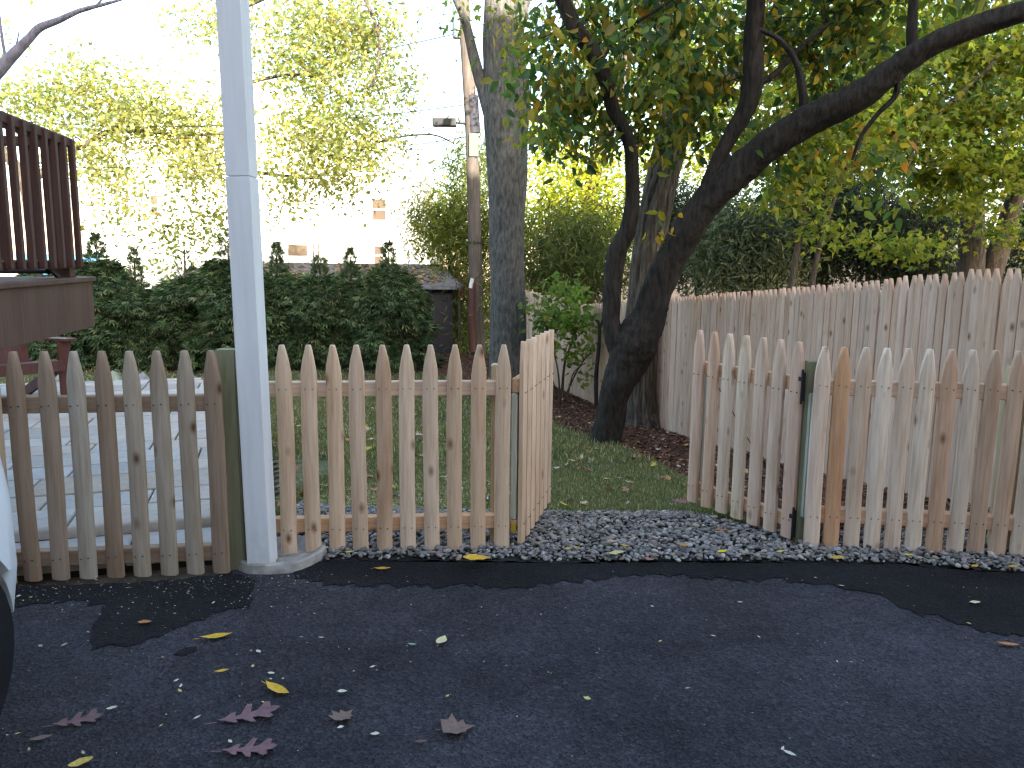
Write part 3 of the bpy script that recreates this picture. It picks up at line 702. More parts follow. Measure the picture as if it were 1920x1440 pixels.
for yl in ys:
    w_ = half(yl); zt = hood(yl); zo = low_z(yl, True); d = YF-yl
    zt2 = zt-.05*max(0, 1-d/.12)**2
    half_r = [(.55*w_, .28), (.80*w_, zo if zo > .4 else .29), (w_*.97, zo+.015), (w_*1.0, max(zo+.03, .52)), (w_*.995, max(zo+.05, .74)), (w_*.965, zt2-.17), (w_*.90, zt2-.06), (w_*.72, zt2), (0, zt2+.03)]
    rings.append([(x, yl, z) for x, z in half_r]+[(-x, yl, z) for x, z in half_r[-2::-1]])
mb = MB(); mb.loft(rings); mb.build('body', carp.m, car, True, sharp=35)
gl_r = []
for yl, wb, zt in ((.85, .76, 1.10), (.15, .70, 1.52), (-.4, .68, 1.58), (-1.3, .66, 1.55), (-1.95, .72, 1.10)):
    gl_r.append([(-wb, yl, 1.08), (-wb*.86, yl, zt), (wb*.86, yl, zt), (wb, yl, 1.08)])
mb = MB(); mb.loft(gl_r); mb.build('cabin_glass', glassm.m, car)
mb = MB(); mb.loft([[(-.60, .14, 1.54), (.60, .14, 1.54), (.60, .14, 1.57), (-.60, .14, 1.57)], [(-.59, -.5, 1.605), (.59, -.5, 1.605), (.59, -.5, 1.635), (-.59, -.5, 1.635)], [(-.58, -1.3, 1.57), (.58, -1.3, 1.57), (.58, -1.3, 1.60), (-.58, -1.3, 1.60)]]); mb.build('roof', carp.m, car)
for wy in WY:
    for s_ in (-1, 1):
        mb = MB(); x0 = s_*(CW-.20); prof = [(x0, .20), (x0, .325), (x0+s_*.02, .345), (x0+s_*.19, .345), (x0+s_*.215, .325), (x0+s_*.215, .21)]
        rg = [[(px, wy+r_*math.cos(2*math.pi*k/32), .345+r_*math.sin(2*math.pi*k/32)) for px, r_ in prof] for k in range(33)]
        mb.loft(rg, False); wh = mb.build('wheel', rub, car, True)
        mb = MB(); mb.tube([(x0+s_*.05, wy, .345), (x0+s_*.19, wy, .345)], .215, 24)
        for k in range(5):
            a_ = 2*math.pi*k/5; mb.bar((x0+s_*.195, wy, .345), (x0+s_*.195, wy+.2*math.cos(a_), .345+.2*math.sin(a_)), .02, .05, Vector((1, 0, 0)))
        mb.build('rim', plain('rim_alloy', (.3, .3, .31), .35, .5, .1, 5, 0, .8), wh)
for s_ in (-1, 1):
    mb = MB(); mb.box((s_*.58, YF-.17, .78), (.3, .16, .13), Matrix.Rotation(-s_*.35, 3, 'Z')); mb.build('headlight', glassm.m, car, bevel=.03)
mb = MB(); mb.box((0, YF-.02, .56), (.9, .05, .16)); mb.build('grille', M['black'], car)

# ------------------------------------------------------------------ trees
def trunk_pts(lst, n=10):
    """lst of (u,v,Y,width px) -> smoothed points and radii"""
    P = [at(u, v, Y) for u, v, Y, w_ in lst]; R = [w_*Y/F/2 for u, v, Y, w_ in lst]
    return smooth(P, R, n)
def smooth(P, R, n=8):
    out, rr = [], []; k = len(P)
    for i in range(k-1):
        p0, p1, p2, p3 = P[max(i-1, 0)], P[i], P[i+1], P[min(i+2, k-1)]
        for j in range(n):
            t = j/n
            out.append(.5*((2*p1)+(p2-p0)*t+(2*p0-5*p1+4*p2-p3)*t*t+(3*p1-p0-3*p2+p3)*t**3)); rr.append(R[i]+(R[i+1]-R[i])*t)
    out.append(P[-1]); rr.append(R[-1]); return out, rr
def bumpy(seed, amp=.06, ridges=0, ramp=.1):
    q = random.Random(seed); ph = [q.uniform(0, 6.28) for _ in range(6)]
    def d(a, i, p):
        r = 1+amp*(math.sin(2*a+p.z*2.1+ph[0])+.6*math.sin(3*a-p.z*3.7+ph[1])+.5*math.sin(p.z*6+ph[2]))*.6
        if ridges:
            tw = .5*math.sin(p.z*1.3+ph[3])+.25*math.sin(p.z*5+ph[4]+2*a); r += ramp*(abs(math.sin(ridges*.5*(a+tw*.35)))**.6-.6)
        return r
    return d
from mathutils import noise as mnoise
def knobby(seed, amp):
    b0_ = bumpy(seed, .06)
    return lambda a, i, p: b0_(a, i, p)+amp*mnoise.noise(Vector((math.cos(a)*1.1, math.sin(a)*1.1, p.z*2.6+seed)))+amp*.6*mnoise.noise(Vector((math.cos(a)*2.6+seed, math.sin(a)*2.6, p.z*7+p.x*5)))+amp*.35*mnoise.noise(Vector((math.cos(a)*6, math.sin(a)*6+seed, p.z*18+p.x*12)))
def crown_leaves(centers, per, sig, size, pal, shape, width=1.0, droop=.8, jit=.2, flat=.75):
    m = len(centers)*per; Cn = np.repeat(np.array(centers), per, 0)
    P = Cn+nr.standard_normal((m, 3))*np.array([sig, sig, sig*flat])
    ax = nr.standard_normal((m, 3)); ax[:, 2] = ax[:, 2]*.5-droop
    nn = nr.standard_normal((m, 3)); nn[:, 2] += .6
    base = pick_cols(len(centers), pal, jit); ind = pick_cols(m, pal, jit)
    mixf = nr.random((m, 1))**.8
    cols = np.repeat(base, per, 0)*(1-mixf)+ind*mixf
    return P, ax, nn, size*(.65+.7*nr.random(m)), cols
def branches(mb, nodes, centers, r0=.012, rtip=.004, sag=.0, maxn=400):
    """connect cluster centres to the nearest earlier node: nodes list of (Vector, radius)"""
    ns = [(Vector(p), r) for p, r in nodes]; root = ns[0][0]
    cs = sorted([Vector(c) for c in centers], key=lambda c: min((c-n[0]).length for n in ns))[:maxn]
    for c in cs:
        arr = np.array([n[0][:] for n in ns]); d = np.linalg.norm(arr-np.array(c[:]), axis=1); i = int(np.argmin(d)); a, ra_ = ns[i]; L = d[i]
        if L < .02: continue
        mid = (a+c)/2+Vector((rnd.gauss(0, .10), rnd.gauss(0, .10), rnd.gauss(.06, .08)))*L
        r1 = max(rtip, min(r0, ra_*.7)); pts, rr = smooth([a, mid, c], [r1, (r1+rtip)/2, rtip], 3)
        mb.tube(pts, rr, 4, False); ns += [(pts[2], r1*.9), (pts[4], (r1+rtip)/2), (c, rtip*1.3)]
def blob_pts(blobs):
    """(u, v, Y, ru, rv, ry, n) -> cluster centres inside ellipsoids standing at depth Y"""
    out = []
    for u, v, Y, ru, rv, ry, n in blobs:
        c = at(u, v, Y); X_ = ru*Y/F; Z_ = rv*Y/F
        q = norm(nr.standard_normal((n, 3)))*(nr.random((n, 1))**.4); out.append(np.array(c[:])+q*np.array([X_, ry, Z_]))
    return np.concatenate(out)
def tree(name, lab, cat, stems, blobs, mats, leaf, grp=None, twig=(.012, .004), seed=0, seg=12, amp=.05, ridges=0, ramp=.1, crown='crown', maxbr=250):
    """stems: lists of (u,v,Y,w). leaf: dict(per,sig,size,pal,shape,width,droop)"""
    b0 = at(*stems[0][0][:3]); t = thing(name, lab, cat, b0, 0, grp); nodes = []
    for i, s_ in enumerate(stems):
        P, R = trunk_pts(s_, 8 if seg < 20 else 16); mb = MB(); mb.tube([p-b0 for p in P], R, seg, True, (knobby(seed+i, .17) if mats[0] == 'bark_dark' else bumpy(seed+i, amp, ridges, ramp)) if amp else None)
        mb.build('trunk' if i == 0 else 'limb', M[mats[0]], t, True, sharp=80); nodes += [(p, r) for p, r in zip(P[len(P)//3:] if i == 0 else P, R[len(R)//3:] if i == 0 else R)]
    if blobs:
        cs = blob_pts(blobs); mb = MB(); branches(mb, nodes, cs, *twig, maxn=maxbr)
        mb.v = [tuple(Vector(p)-b0) for p in mb.v]; mb.build('branches', M[mats[0]], t, True, kind='stuff')
        lf = dict(leaf); P, ax, nn, sz, cols = crown_leaves(cs, lf['per'], lf['sig'], lf['size'], lf['pal'], None, droop=lf.get('droop', .8), flat=lf.get('flat', .75))
        return t, b0, (P, ax, nn, sz, cols), lf
    return t, b0, None, None
def put_crown(t, b0, dat, lf, mat, name='crown'):
    P, ax, nn, sz, cols = dat
    v_, f_, c_ = leaves(P-np.array(b0[:]), ax, nn, sz, cols, lf['shape'], lf.get('width', 1))
    o = link(name, np_mesh(name, v_, f_, M[mat], c_), t); o['kind'] = 'stuff'; return o

# front dark cherry tree
CH = [[(1134, 842, 9.0, 64), (1140, 800, 9.0, 58), (1150, 745, 9.0, 60), (1172, 690, 9.0, 72), (1192, 645, 8.98, 79), (1214, 600, 8.95, 64), (1228, 555, 8.9, 57), (1262, 480, 8.8, 55), (1300, 415, 8.65, 57), (1345, 360, 8.5, 57), (1400, 308, 8.35, 58), (1455, 262, 8.2, 58), (1520, 222, 8.05, 57), (1610, 178, 7.85, 52), (1690, 122, 7.7, 48), (1760, 78, 7.55, 43), (1850, 42, 7.4, 40), (1960, 5, 7.2, 34), (2080, -60, 7.0, 22)],
      [(1176, 680, 9.0, 43), (1152, 640, 9.0, 36), (1146, 590, 9.02, 33), (1150, 520, 9.0, 34), (1160, 465, 8.95, 38), (1178, 430, 8.9, 31), (1186, 370, 8.85, 26), (1184, 300, 8.8, 23), (1174, 250, 8.75, 22), (1150, 205, 8.7, 24), (1135, 150, 8.65, 26), (1110, 95, 8.6, 29), (1075, 45, 8.55, 29), (1045, -30, 8.5, 26), (1030, -140, 8.4, 19)],
      [(1316, 395, 8.62, 34), (1335, 330, 8.55, 29), (1365, 265, 8.5, 28), (1398, 205, 8.45, 33), (1412, 150, 8.42, 34), (1412, 80, 8.4, 33), (1418, 0, 8.35, 31), (1430, -120, 8.3, 21)],
      [(1508, 228, 8.05, 17), (1505, 170, 8.0, 14), (1492, 115, 7.98, 12), (1462, 75, 7.95, 10), (1425, 55, 7.9, 7)],
      [(1712, 108, 7.68, 22), (1710, 55, 7.66, 19), (1712, -20, 7.6, 15), (1700, -120, 7.5, 10)],
      [(1684, 138, 7.72, 11), (1678, 180, 7.75, 10), (1645, 215, 7.8, 9), (1615, 255, 7.85, 8), (1598, 300, 7.9, 5)],
      [(1400, 168, 8.42, 15), (1450, 140, 8.4, 11), (1500, 90, 8.35, 9), (1560, 40, 8.3, 6)],
      [(1130, 110, 8.6, 8), (1165, 60, 8.55, 6), (1230, 20, 8.5, 5), (1300, -30, 8.4, 4)]]
CPAL = [((.042, .09, .045), 4), ((.075, .135, .04), 4), ((.17, .21, .045), 4), ((.30, .27, .045), 3), ((.48, .31, .035), 1.4), ((.55, .24, .03), .5)]
cb = [(1100, 60, 9.2, 130, 90, .5, 30), (1240, 40, 9.3, 130, 90, .6, 34), (1270, 160, 9.3, 120, 80, .5, 30), (1060, 190, 9.2, 80, 80, .4, 22), (1150, 220, 9.3, 110, 60, .4, 24), (1370, 90, 9.3, 110, 90, .5, 28), (1500, 50, 9.0, 110, 70, .5, 32),
      (1570, 90, 8.9, 90, 60, .5, 22), (1660, -20, 8.5, 130, 50, .5, 24), (1820, -40, 8.0, 120, 40, .5, 14), (1330, 250, 9.3, 80, 40, .3, 11), (1010, 130, 8.6, 50, 60, .4, 10), (1240, 265, 9.2, 60, 35, .3, 8), (1480, 320, 8.7, 40, 30, .3, 4), (1610, 310, 8.3, 40, 50, .3, 6), (1660, 340, 8.2, 30, 40, .3, 3), (1120, 120, 8.3, 90, 70, .2, 7), (1260, 100, 8.1, 70, 70, .2, 6),
      (1180, -110, 8.6, 260, 80, 1.2, 40), (1560, -120, 8.3, 260, 70, 1.2, 40), (1240, 440, 8.75, 12, 8, .05, 1), (1020, 235, 8.4, 25, 25, .3, 4), (1080, 280, 8.6, 30, 25, .3, 4), (1560, 160, 8.9, 60, 40, .3, 8)]
ct, b0, dat, lf = tree('cherry_tree', 'dark barked leaning tree with long limb reaching over the gateway, green and orange leaves', 'tree', CH, cb, ('bark_dark',),
                       dict(per=20, sig=.17, size=.125, pal=CPAL, shape=OVATE, width=.95, droop=1.0), seed=2, seg=28, amp=.07, twig=(.014, .004))
P, ax, nn, sz, cols = dat
d_ = np.linalg.norm(P-np.array([0, 0, HC]), axis=1); vis = P[:, 2] < 1.5+(P[:, 1])*.33; d_[~vis] += 50
idx = np.argsort(d_); near, far = idx[:280], idx[280:]
put_crown(ct, b0, (P[far], ax[far], nn[far], sz[far], cols[far]), lf, 'leafnear')
lms = []
for sidx in range(4):
    V, Fc, c_ = leaves(np.zeros((1, 3)), np.array([[1., 0, 0]]), np.array([[0, 0, 1.]]), [1.0], np.ones((1, 3)), OVATE, .9+.06*sidx)
    lms.append(np_mesh('leaf', V*np.array([1, 1, 1+.7*sidx]), Fc, M['leafnear'], c_))
lo = N('cherry_leaf_single'); oi = lo.n('ObjectInfo'); lo.fin(oi.outputs['Color'], .5, .25); tr_ = lo.n('BsdfTranslucent'); lo.l(lo.mix(1.0, oi.outputs['Color'], (1.5, 1.6, .8), 'MULTIPLY'), tr_.inputs[0]); mx_ = lo.n('MixShader'); mx_.inputs[0].default_value = .5
lo.l(lo.b.outputs[0], mx_.inputs[1]); lo.l(tr_.outputs[0], mx_.inputs[2]); lo.l(mx_.outputs[0], lo.out.inputs[0])
for m_ in lms: m_.materials[0] = lo.m
for q, i in enumerate(near):
    x_ = Vector(ax[i]).normalized(); z_ = Vector(nn[i]); z_ = (z_-x_*z_.dot(x_)).normalized(); y_ = z_.cross(x_)
    mt = Matrix((x_, y_, z_)).transposed()
    o = link('leaf', lms[q % 4], ct, Vector(P[i])-b0, mt.to_euler(), (*cols[i], 1)); o.scale = (sz[i],)*3
# furrowed bark tree behind it
FT = [[(1200, 800, 10.6, 84), (1198, 770, 10.6, 68), (1196, 720, 10.6, 58), (1198, 640, 10.6, 56), (1206, 560, 10.6, 56), (1216, 470, 10.6, 56), (1232, 380, 10.6, 54), (1248, 310, 10.6, 54), (1264, 250, 10.6, 56), (1290, 205, 10.6, 46), (1330, 170, 10.7, 36), (1400, 110, 10.8, 28), (1450, 30, 10.9, 20), (1500, -80, 11, 12)],
      [(1262, 262, 10.6, 44), (1262, 190, 10.7, 36), (1252, 100, 10.8, 32), (1240, 0, 10.9, 28), (1230, -120, 11, 18)]]
YG = [((.20, .24, .035), 4), ((.13, .19, .035), 4), ((.32, .29, .035), 2), ((.08, .13, .03), 2)]
ft, b0, dat, lf = tree('locust_tree', 'grey brown tree trunk with deeply furrowed bark behind the dark leaning tree', 'tree', FT, [(1300, -60, 11, 200, 60, 1.5, 30), (1180, 40, 11.5, 120, 60, .8, 16), (1330, 60, 11.5, 120, 70, .8, 18)], ('bark_furrow',),
                       dict(per=22, sig=.22, size=.09, pal=YG, shape=DIAM, droop=.5), seed=9, seg=72, amp=.03, ridges=13, ramp=.20)
put_crown(ft, b0, dat, lf, 'leaf')
# straight grey trunk
GT_ = [[(956, 770, 13.0, 84), (955, 735, 13, 72), (954, 690, 13, 70), (952, 560, 13, 66), (950, 430, 13, 66), (951, 330, 13, 70), (950, 240, 13, 80), (947, 190, 13, 82), (937, 110, 13, 62), (938, 30, 13, 58), (940, -60, 13, 54), (945, -200, 13, 40), (950, -400, 13, 22)],
       [(925, 220, 13, 34), (905, 165, 13, 22), (888, 105, 12.95, 19), (876, 55, 12.9, 17), (862, 15, 12.85, 13), (838, -30, 12.8, 9)],
       [(968, 240, 13, 44), (975, 170, 13.1, 36), (968, 110, 13.2, 30), (972, 40, 13.3, 28), (1000, -60, 13.4, 20), (1030, -200, 13.5, 12)]]
gt, b0, dat, lf = tree('maple_tree', 'straight smooth grey trunk rising behind the gate, forking near the top', 'tree', GT_, [(940, -150, 13, 200, 90, 1.6, 36), (985, 60, 12.6, 40, 70, .4, 7), (875, 40, 12.7, 30, 35, .3, 2), (930, 20, 12.5, 40, 25, .3, 2)], ('bark_gray',),
                       dict(per=20, sig=.22, size=.10, pal=YG, shape=MAPLE, droop=.6), seed=21, seg=24, amp=.05)
put_crown(gt, b0, dat, lf, 'leaf')
# sunlit trees far over the hedge
YL = [((.32, .32, .12), 4), ((.24, .27, .11), 4), ((.42, .36, .11), 2), ((.17, .20, .10), 1.4)]
t1, b0, dat, lf = tree('sparse_yellow_tree', 'thin yellow green tree spreading low branches out from behind the deck', 'tree',
    [[(70, 690, 21, 30), (66, 560, 21, 28), (62, 430, 21, 26), (40, 330, 21, 22), (-30, 240, 21, 18), (-120, 120, 21, 14), (-200, -50, 21, 8)],
     [(52, 350, 21, 14), (110, 296, 21, 12), (165, 268, 21, 11), (205, 247, 21, 9), (270, 246, 20.9, 7), (340, 253, 20.8, 6), (430, 250, 20.7, 4)],
     [(205, 247, 21, 8), (240, 225, 21.1, 6), (300, 180, 21.2, 4)]],
    [(150, 200, 21, 150, 50, 1.6, 46), (290, 240, 21, 130, 45, 1.4, 42), (350, 210, 20.8, 80, 50, 1, 22), (210, 150, 21, 90, 50, 1.2, 14), (60, 190, 21, 60, 40, 1, 18), (190, 330, 21, 60, 60, 1, 20), (170, 290, 21, 40, 40, 1, 10), (370, 290, 20.8, 60, 35, 1, 22), (225, 390, 21, 40, 40, .8, 9), (-120, 60, 21, 120, 60, 1, 14)], ('bark_far',),
    dict(per=44, sig=.38, size=.135, pal=YL, shape=DIAM, droop=.4), seed=31, seg=8, twig=(.024, .008)); put_crown(t1, b0, dat, lf, 'leaf')
t2, b0, dat, lf = tree('sparse_yellow_tree', 'tall airy yellow green tree hanging drooping sprays beside the white post', 'tree',
    [[(462, 690, 20, 26), (458, 400, 20, 24), (448, 200, 20, 22), (438, 60, 20, 18), (440, -40, 20, 14), (500, -160, 20, 10)],
     [(438, 20, 20, 12), (560, -30, 19.5, 10), (660, -40, 19, 8), (690, 10, 18.6, 7), (712, 80, 18.4, 5), (700, 160, 18.3, 4)],
     [(446, 160, 20, 9), (540, 140, 19.6, 6), (600, 150, 19.4, 5), (660, 200, 19.2, 4)], [(456, 320, 20, 8), (540, 330, 19.6, 5), (600, 330, 19.4, 4), (700, 270, 19.2, 4), (800, 252, 19, 3), (850, 268, 19, 3)]],
    [(600, 60, 19, 110, 80, 1.4, 46), (560, 130, 19, 80, 60, 1.2, 22), (660, 120, 19, 90, 80, 1.2, 34), (700, 40, 19, 60, 50, 1, 16), (560, 240, 19, 70, 60, 1.2, 20), (650, 230, 19, 70, 60, 1.2, 24), (570, 290, 19, 70, 50, 1.2, 20), (660, 300, 19, 70, 40, 1, 16), (540, 360, 19, 50, 40, 1, 10), (640, 350, 19, 60, 30, 1, 8), (740, 150, 19, 40, 70, .8, 7), (730, 260, 19, 60, 25, .8, 6), (400, 40, 19.5, 70, 40, 1, 14), (380, 330, 19.5, 50, 60, 1, 12), (400, 420, 19.5, 40, 40, .8, 12), (330, 450, 19.5, 40, 30, .8, 8), (300, 500, 19, 30, 20, .6, 4)], ('bark_far',),
    dict(per=46, sig=.36, size=.125, pal=YL, shape=DIAM, droop=.6), seed=37, seg=8, twig=(.026, .009), maxbr=320); put_crown(t2, b0, dat, lf, 'leaf')
# bare branch over the deck
t3, b0, _, _ = tree('bare_tree', 'leafless grey tree limb slanting up across the sky above the deck', 'tree',
    [[(-330, 900, 7.2, 60), (-300, 600, 7.2, 54), (-220, 380, 7.1, 44), (-110, 230, 7.0, 34), (-20, 148, 7.0, 26), (20, 108, 7.0, 20), (55, 72, 7.0, 15), (75, 52, 7.0, 14), (110, 38, 7.0, 11), (150, 20, 7.0, 8), (195, 8, 7.0, 6), (240, -4, 7.0, 2.5)],
     [(12, 118, 7, 6), (4, 70, 7, 5), (-2, 20, 7, 4), (-5, -40, 7, 3)], [(8, 115, 7, 3.5), (28, 90, 7, 3), (36, 58, 7, 2)], [(140, 24, 7, 6), (175, 14, 7, 4), (192, -2, 7, 3)], [(65, 60, 7, 3), (70, 48, 7, 2)]], None, ('bark_glare',), None, seed=41, seg=12, amp=.05)
# yellow tree glowing behind the middle, with its leaning trunk
t4, b0, dat, lf = tree('golden_tree', 'bright yellow green tree with a leaning trunk between the grey trunk and the dark tree', 'tree',
    [[(1085, 640, 21, 30), (1095, 470, 21, 30), (1105, 380, 21, 28), (1118, 310, 21, 26), (1140, 240, 21, 22), (1165, 150, 21, 16), (1190, 0, 21, 10)], [(1100, 400, 21, 16), (1078, 310, 21, 13), (1060, 240, 21, 10), (1050, 120, 21, 6)]],
    [(1040, 320, 20.5, 60, 60, 1, 26), (1100, 400, 20.5, 70, 60, 1.2, 34), (1030, 400, 20.5, 60, 60, 1, 30), (1130, 330, 20.8, 60, 50, 1, 18), (1150, 430, 20.8, 50, 60, 1, 18), (1240, 300, 21, 60, 60, 1, 12), (1060, 230, 20.8, 70, 40, 1, 16), (1330, 330, 21, 60, 60, 1, 14), (1100, 470, 20.5, 60, 40, 1, 16)], ('bark_far',),
    dict(per=52, sig=.36, size=.125, pal=[((.36, .36, .04), 4), ((.25, .30, .05), 4), ((.46, .42, .05), 2)], shape=DIAM, droop=.4), seed=47, seg=8, maxbr=160); put_crown(t4, b0, dat, lf, 'leaf')
# feathery bushes
BM = [((.17, .20, .06), 4), ((.24, .26, .07), 3), ((.36, .35, .09), 2), ((.10, .12, .04), 2)]
def bush(lab, stems, blobs, pal, per=60, sig=.32, size=.22, wd=.35, shape=BLADE, grp=None, cat='bush', name='feathery_bush', droop=.8, mat='leaf', seed=3):
    t, b0, dat, lf = tree(name, lab, cat, stems, blobs, ('bark_far',), dict(per=per, sig=sig, size=size, pal=pal, shape=shape, width=wd, droop=droop), grp, seed=seed, seg=6, maxbr=60, twig=(.012, .005))
    put_crown(t, b0, dat, lf, mat, 'foliage'); return t
bush('feathery olive green bush rising behind the utility pole', [[(850, 640, 20.5, 14), (845, 500, 20.5, 10), (835, 400, 20.5, 6)]],
     [(845, 410, 20.5, 50, 60, .9, 40), (885, 340, 20.5, 40, 50, .8, 26), (890, 450, 20.5, 50, 70, .8, 44), (880, 540, 20.3, 60, 60, .8, 44), (880, 620, 20.2, 60, 40, .8, 30), (805, 400, 20.5, 20, 30, .4, 9), (825, 450, 20.5, 30, 30, .5, 12), (950, 420, 20.8, 40, 80, .6, 26), (900, 280, 20.8, 30, 40, .5, 8)], BM, wd=.8, seed=51, sig=.40)
bush('soft grey green bush beyond the tall fence, between the two grey trunks', [[(1040, 620, 17.8, 14), (1040, 520, 17.8, 10), (1045, 450, 17.8, 6)]],
     [(1030, 480, 17.8, 50, 60, .8, 44), (1090, 510, 17.8, 60, 50, .8, 46), (1010, 540, 17.8, 40, 35, .6, 22), (1090, 440, 18, 50, 40, .6, 26)], [((.14, .16, .06), 4), ((.21, .22, .085), 3), ((.08, .095, .04), 2)], wd=.8, seed=53, sig=.42)
bush('reddish sprig bush beside the shed roof and utility pole', [[(862, 640, 18.9, 6), (862, 540, 18.9, 4)]], [(862, 520, 18.9, 16, 40, .3, 6)], [((.20, .08, .035), 3), ((.14, .10, .04), 2)], per=26, sig=.14, size=.10, wd=2, seed=55)
# evergreens beyond the stockade
DG = [((.06, .08, .04), 5), ((.09, .11, .055), 3), ((.035, .048, .03), 3), ((.15, .16, .08), 1)]
def evg(lab, u, v, Y, blobs, pal, seed, per=130, sz=.15): return bush(lab, [[(u, v, Y, 16), (u, v-90, Y, 10), (u+4, v-160, Y, 6)]], blobs, pal, per=per, sig=.30, size=sz, wd=1.3, shape=BLADE, cat='evergreen', name='evergreen_shrub', droop=.7, mat='ever', seed=seed, grp='evergreens beyond the tall fence')
evg('rounded grey green evergreen showing over the fence beside the dark tree', 1410, 560, 15, [(1405, 450, 15, 60, 70, .8, 46), (1440, 500, 15, 40, 50, .7, 26), (1360, 500, 15, 40, 50, .7, 22)], [((.17, .20, .10), 4), ((.25, .27, .13), 2), ((.10, .12, .065), 3)], 61)
evg('dark loose evergreen behind the leaning limb, pale sky showing low through it', 1310, 560, 17, [(1310, 420, 17, 70, 80, .8, 44), (1290, 500, 17, 60, 30, .8, 14), (1250, 380, 17, 50, 50, .8, 18)], DG, 62)
evg('very dark tall evergreen behind the two thin stems', 1545, 560, 16, [(1540, 440, 16, 70, 80, .9, 56), (1500, 390, 16.5, 60, 60, .9, 30), (1560, 350, 16.5, 70, 50, .9, 26), (1500, 490, 16, 40, 30, .7, 12)], DG, 63)
evg('wide dark evergreen low over the fence before the double trunk', 1680, 560, 15.5, [(1660, 450, 15.5, 70, 60, .9, 50), (1740, 430, 16, 60, 50, .9, 30), (1640, 390, 16, 60, 50, .8, 24), (1720, 500, 15.5, 50, 30, .8, 20)], DG, 64)
evg('dark evergreen mass between the double trunk and the frame edge', 1960, 540, 15, [(1960, 430, 15, 90, 90, 1, 40), (1900, 500, 16, 50, 40, .8, 12)], DG, 65)
# yellow green maples beyond the stockade
RP = [((.27, .29, .05), 4), ((.18, .23, .05), 4), ((.40, .36, .055), 2.6), ((.10, .155, .045), 2.4), ((.06, .115, .045), 1.4)]
t5, b0, dat, lf = tree('yellow_maple_tree', 'double trunked maple with wide yellow green crown beyond the tall fence', 'tree',
    [[(1818, 600, 13.5, 52), (1820, 520, 13.5, 46), (1822, 440, 13.5, 42), (1826, 350, 13.5, 36), (1820, 250, 13.5, 28), (1800, 120, 13.5, 20), (1790, -50, 13.5, 12)],
     [(1835, 600, 13.6, 44), (1862, 500, 13.6, 40), (1886, 430, 13.6, 34), (1910, 350, 13.5, 28), (1950, 240, 13.4, 20), (2000, 80, 13.3, 12)],
     [(1826, 340, 13.5, 14), (1760, 335, 13, 10), (1700, 325, 12.6, 7), (1620, 300, 12.2, 4)], [(1905, 70, 12, 9), (1850, 130, 12, 8), (1810, 165, 12, 7), (1780, 195, 12, 6), (1730, 240, 11.8, 5), (1695, 330, 11.7, 4), (1660, 375, 11.6, 3)]],
    [(1760, 180, 12.6, 110, 80, 1, 46), (1860, 230, 12.4, 90, 70, 1, 38), (1700, 250, 12.4, 90, 60, 1, 34), (1800, 310, 12.4, 100, 55, .9, 40), (1890, 320, 12.6, 60, 50, .8, 20), (1860, 110, 12.6, 90, 60, 1, 44), (1760, 80, 12.8, 110, 60, 1, 44), (1600, 250, 12.2, 70, 70, .8, 34), (1640, 180, 12.4, 70, 60, .8, 26), (1770, 395, 12.2, 60, 25, .4, 8), (1700, 465, 12, 40, 25, .4, 7), (1620, 450, 12, 30, 25, .3, 3), (1905, 420, 12.6, 30, 40, .5, 5), (1850, -40, 13, 160, 60, 1.4, 40), (1980, 150, 12.8, 80, 140, 1, 40)], ('bark_far',),
    dict(per=46, sig=.28, size=.105, pal=RP, shape=MAPLE, droop=.35, width=1, flat=.35), seed=71, seg=14, amp=.06, twig=(.012, .004), maxbr=320); put_crown(t5, b0, dat, lf, 'leaf')
t6, b0, dat, lf = tree('slender_sapling', 'slender sapling pair leaning over the tall fence with yellow green leaves under the long limb', 'tree',
    [[(1478, 600, 11.5, 14), (1486, 520, 11.5, 13), (1500, 440, 11.5, 11), (1512, 360, 11.5, 9), (1530, 270, 11.5, 7), (1570, 160, 11.5, 5)], [(1515, 600, 11.6, 12), (1528, 500, 11.6, 11), (1552, 410, 11.6, 9), (1580, 330, 11.6, 7), (1620, 240, 11.5, 5)], [(1512, 390, 11.5, 5), (1540, 360, 11.4, 4), (1560, 345, 11.3, 3)]],
    [(1480, 370, 11.4, 50, 40, .6, 16), (1540, 300, 11.4, 60, 50, .7, 22), (1470, 300, 11.6, 60, 50, .7, 18), (1580, 220, 11.4, 70, 50, .7, 22), (1530, 420, 11.3, 30, 25, .3, 4), (1450, 200, 11.8, 80, 60, .7, 22), (1510, 150, 11.8, 80, 50, .7, 20), (1400, 250, 12, 50, 50, .6, 14)], ('bark_far',),
    dict(per=30, sig=.22, size=.105, pal=RP, shape=MAPLE, droop=.4, flat=.4), seed=77, seg=8, twig=(.01, .004)); put_crown(t6, b0, dat, lf, 'leaf')
t7, b0, dat, lf = tree('background_tree', 'tall leafy yellow green tree standing far behind the dark tree canopy', 'tree',
    [[(1360, 620, 24, 24), (1350, 400, 24, 22), (1340, 200, 24, 18), (1330, 0, 24, 14), (1330, -250, 24, 8)]],
    [(1250, 60, 23, 120, 100, 1.5, 50), (1400, 100, 23, 120, 110, 1.5, 50), (1120, 110, 23, 100, 90, 1.5, 36), (1300, 210, 23, 120, 70, 1.5, 40), (1550, 30, 23, 120, 100, 1.5, 40), (1650, 90, 23, 100, 100, 1.5, 30), (1350, -100, 23, 250, 80, 2, 40)], ('bark_far',),
    dict(per=34, sig=.45, size=.19, pal=YG, shape=DIAM, droop=.4), seed=79, seg=8, maxbr=180); put_crown(t7, b0, dat, lf, 'leaf')
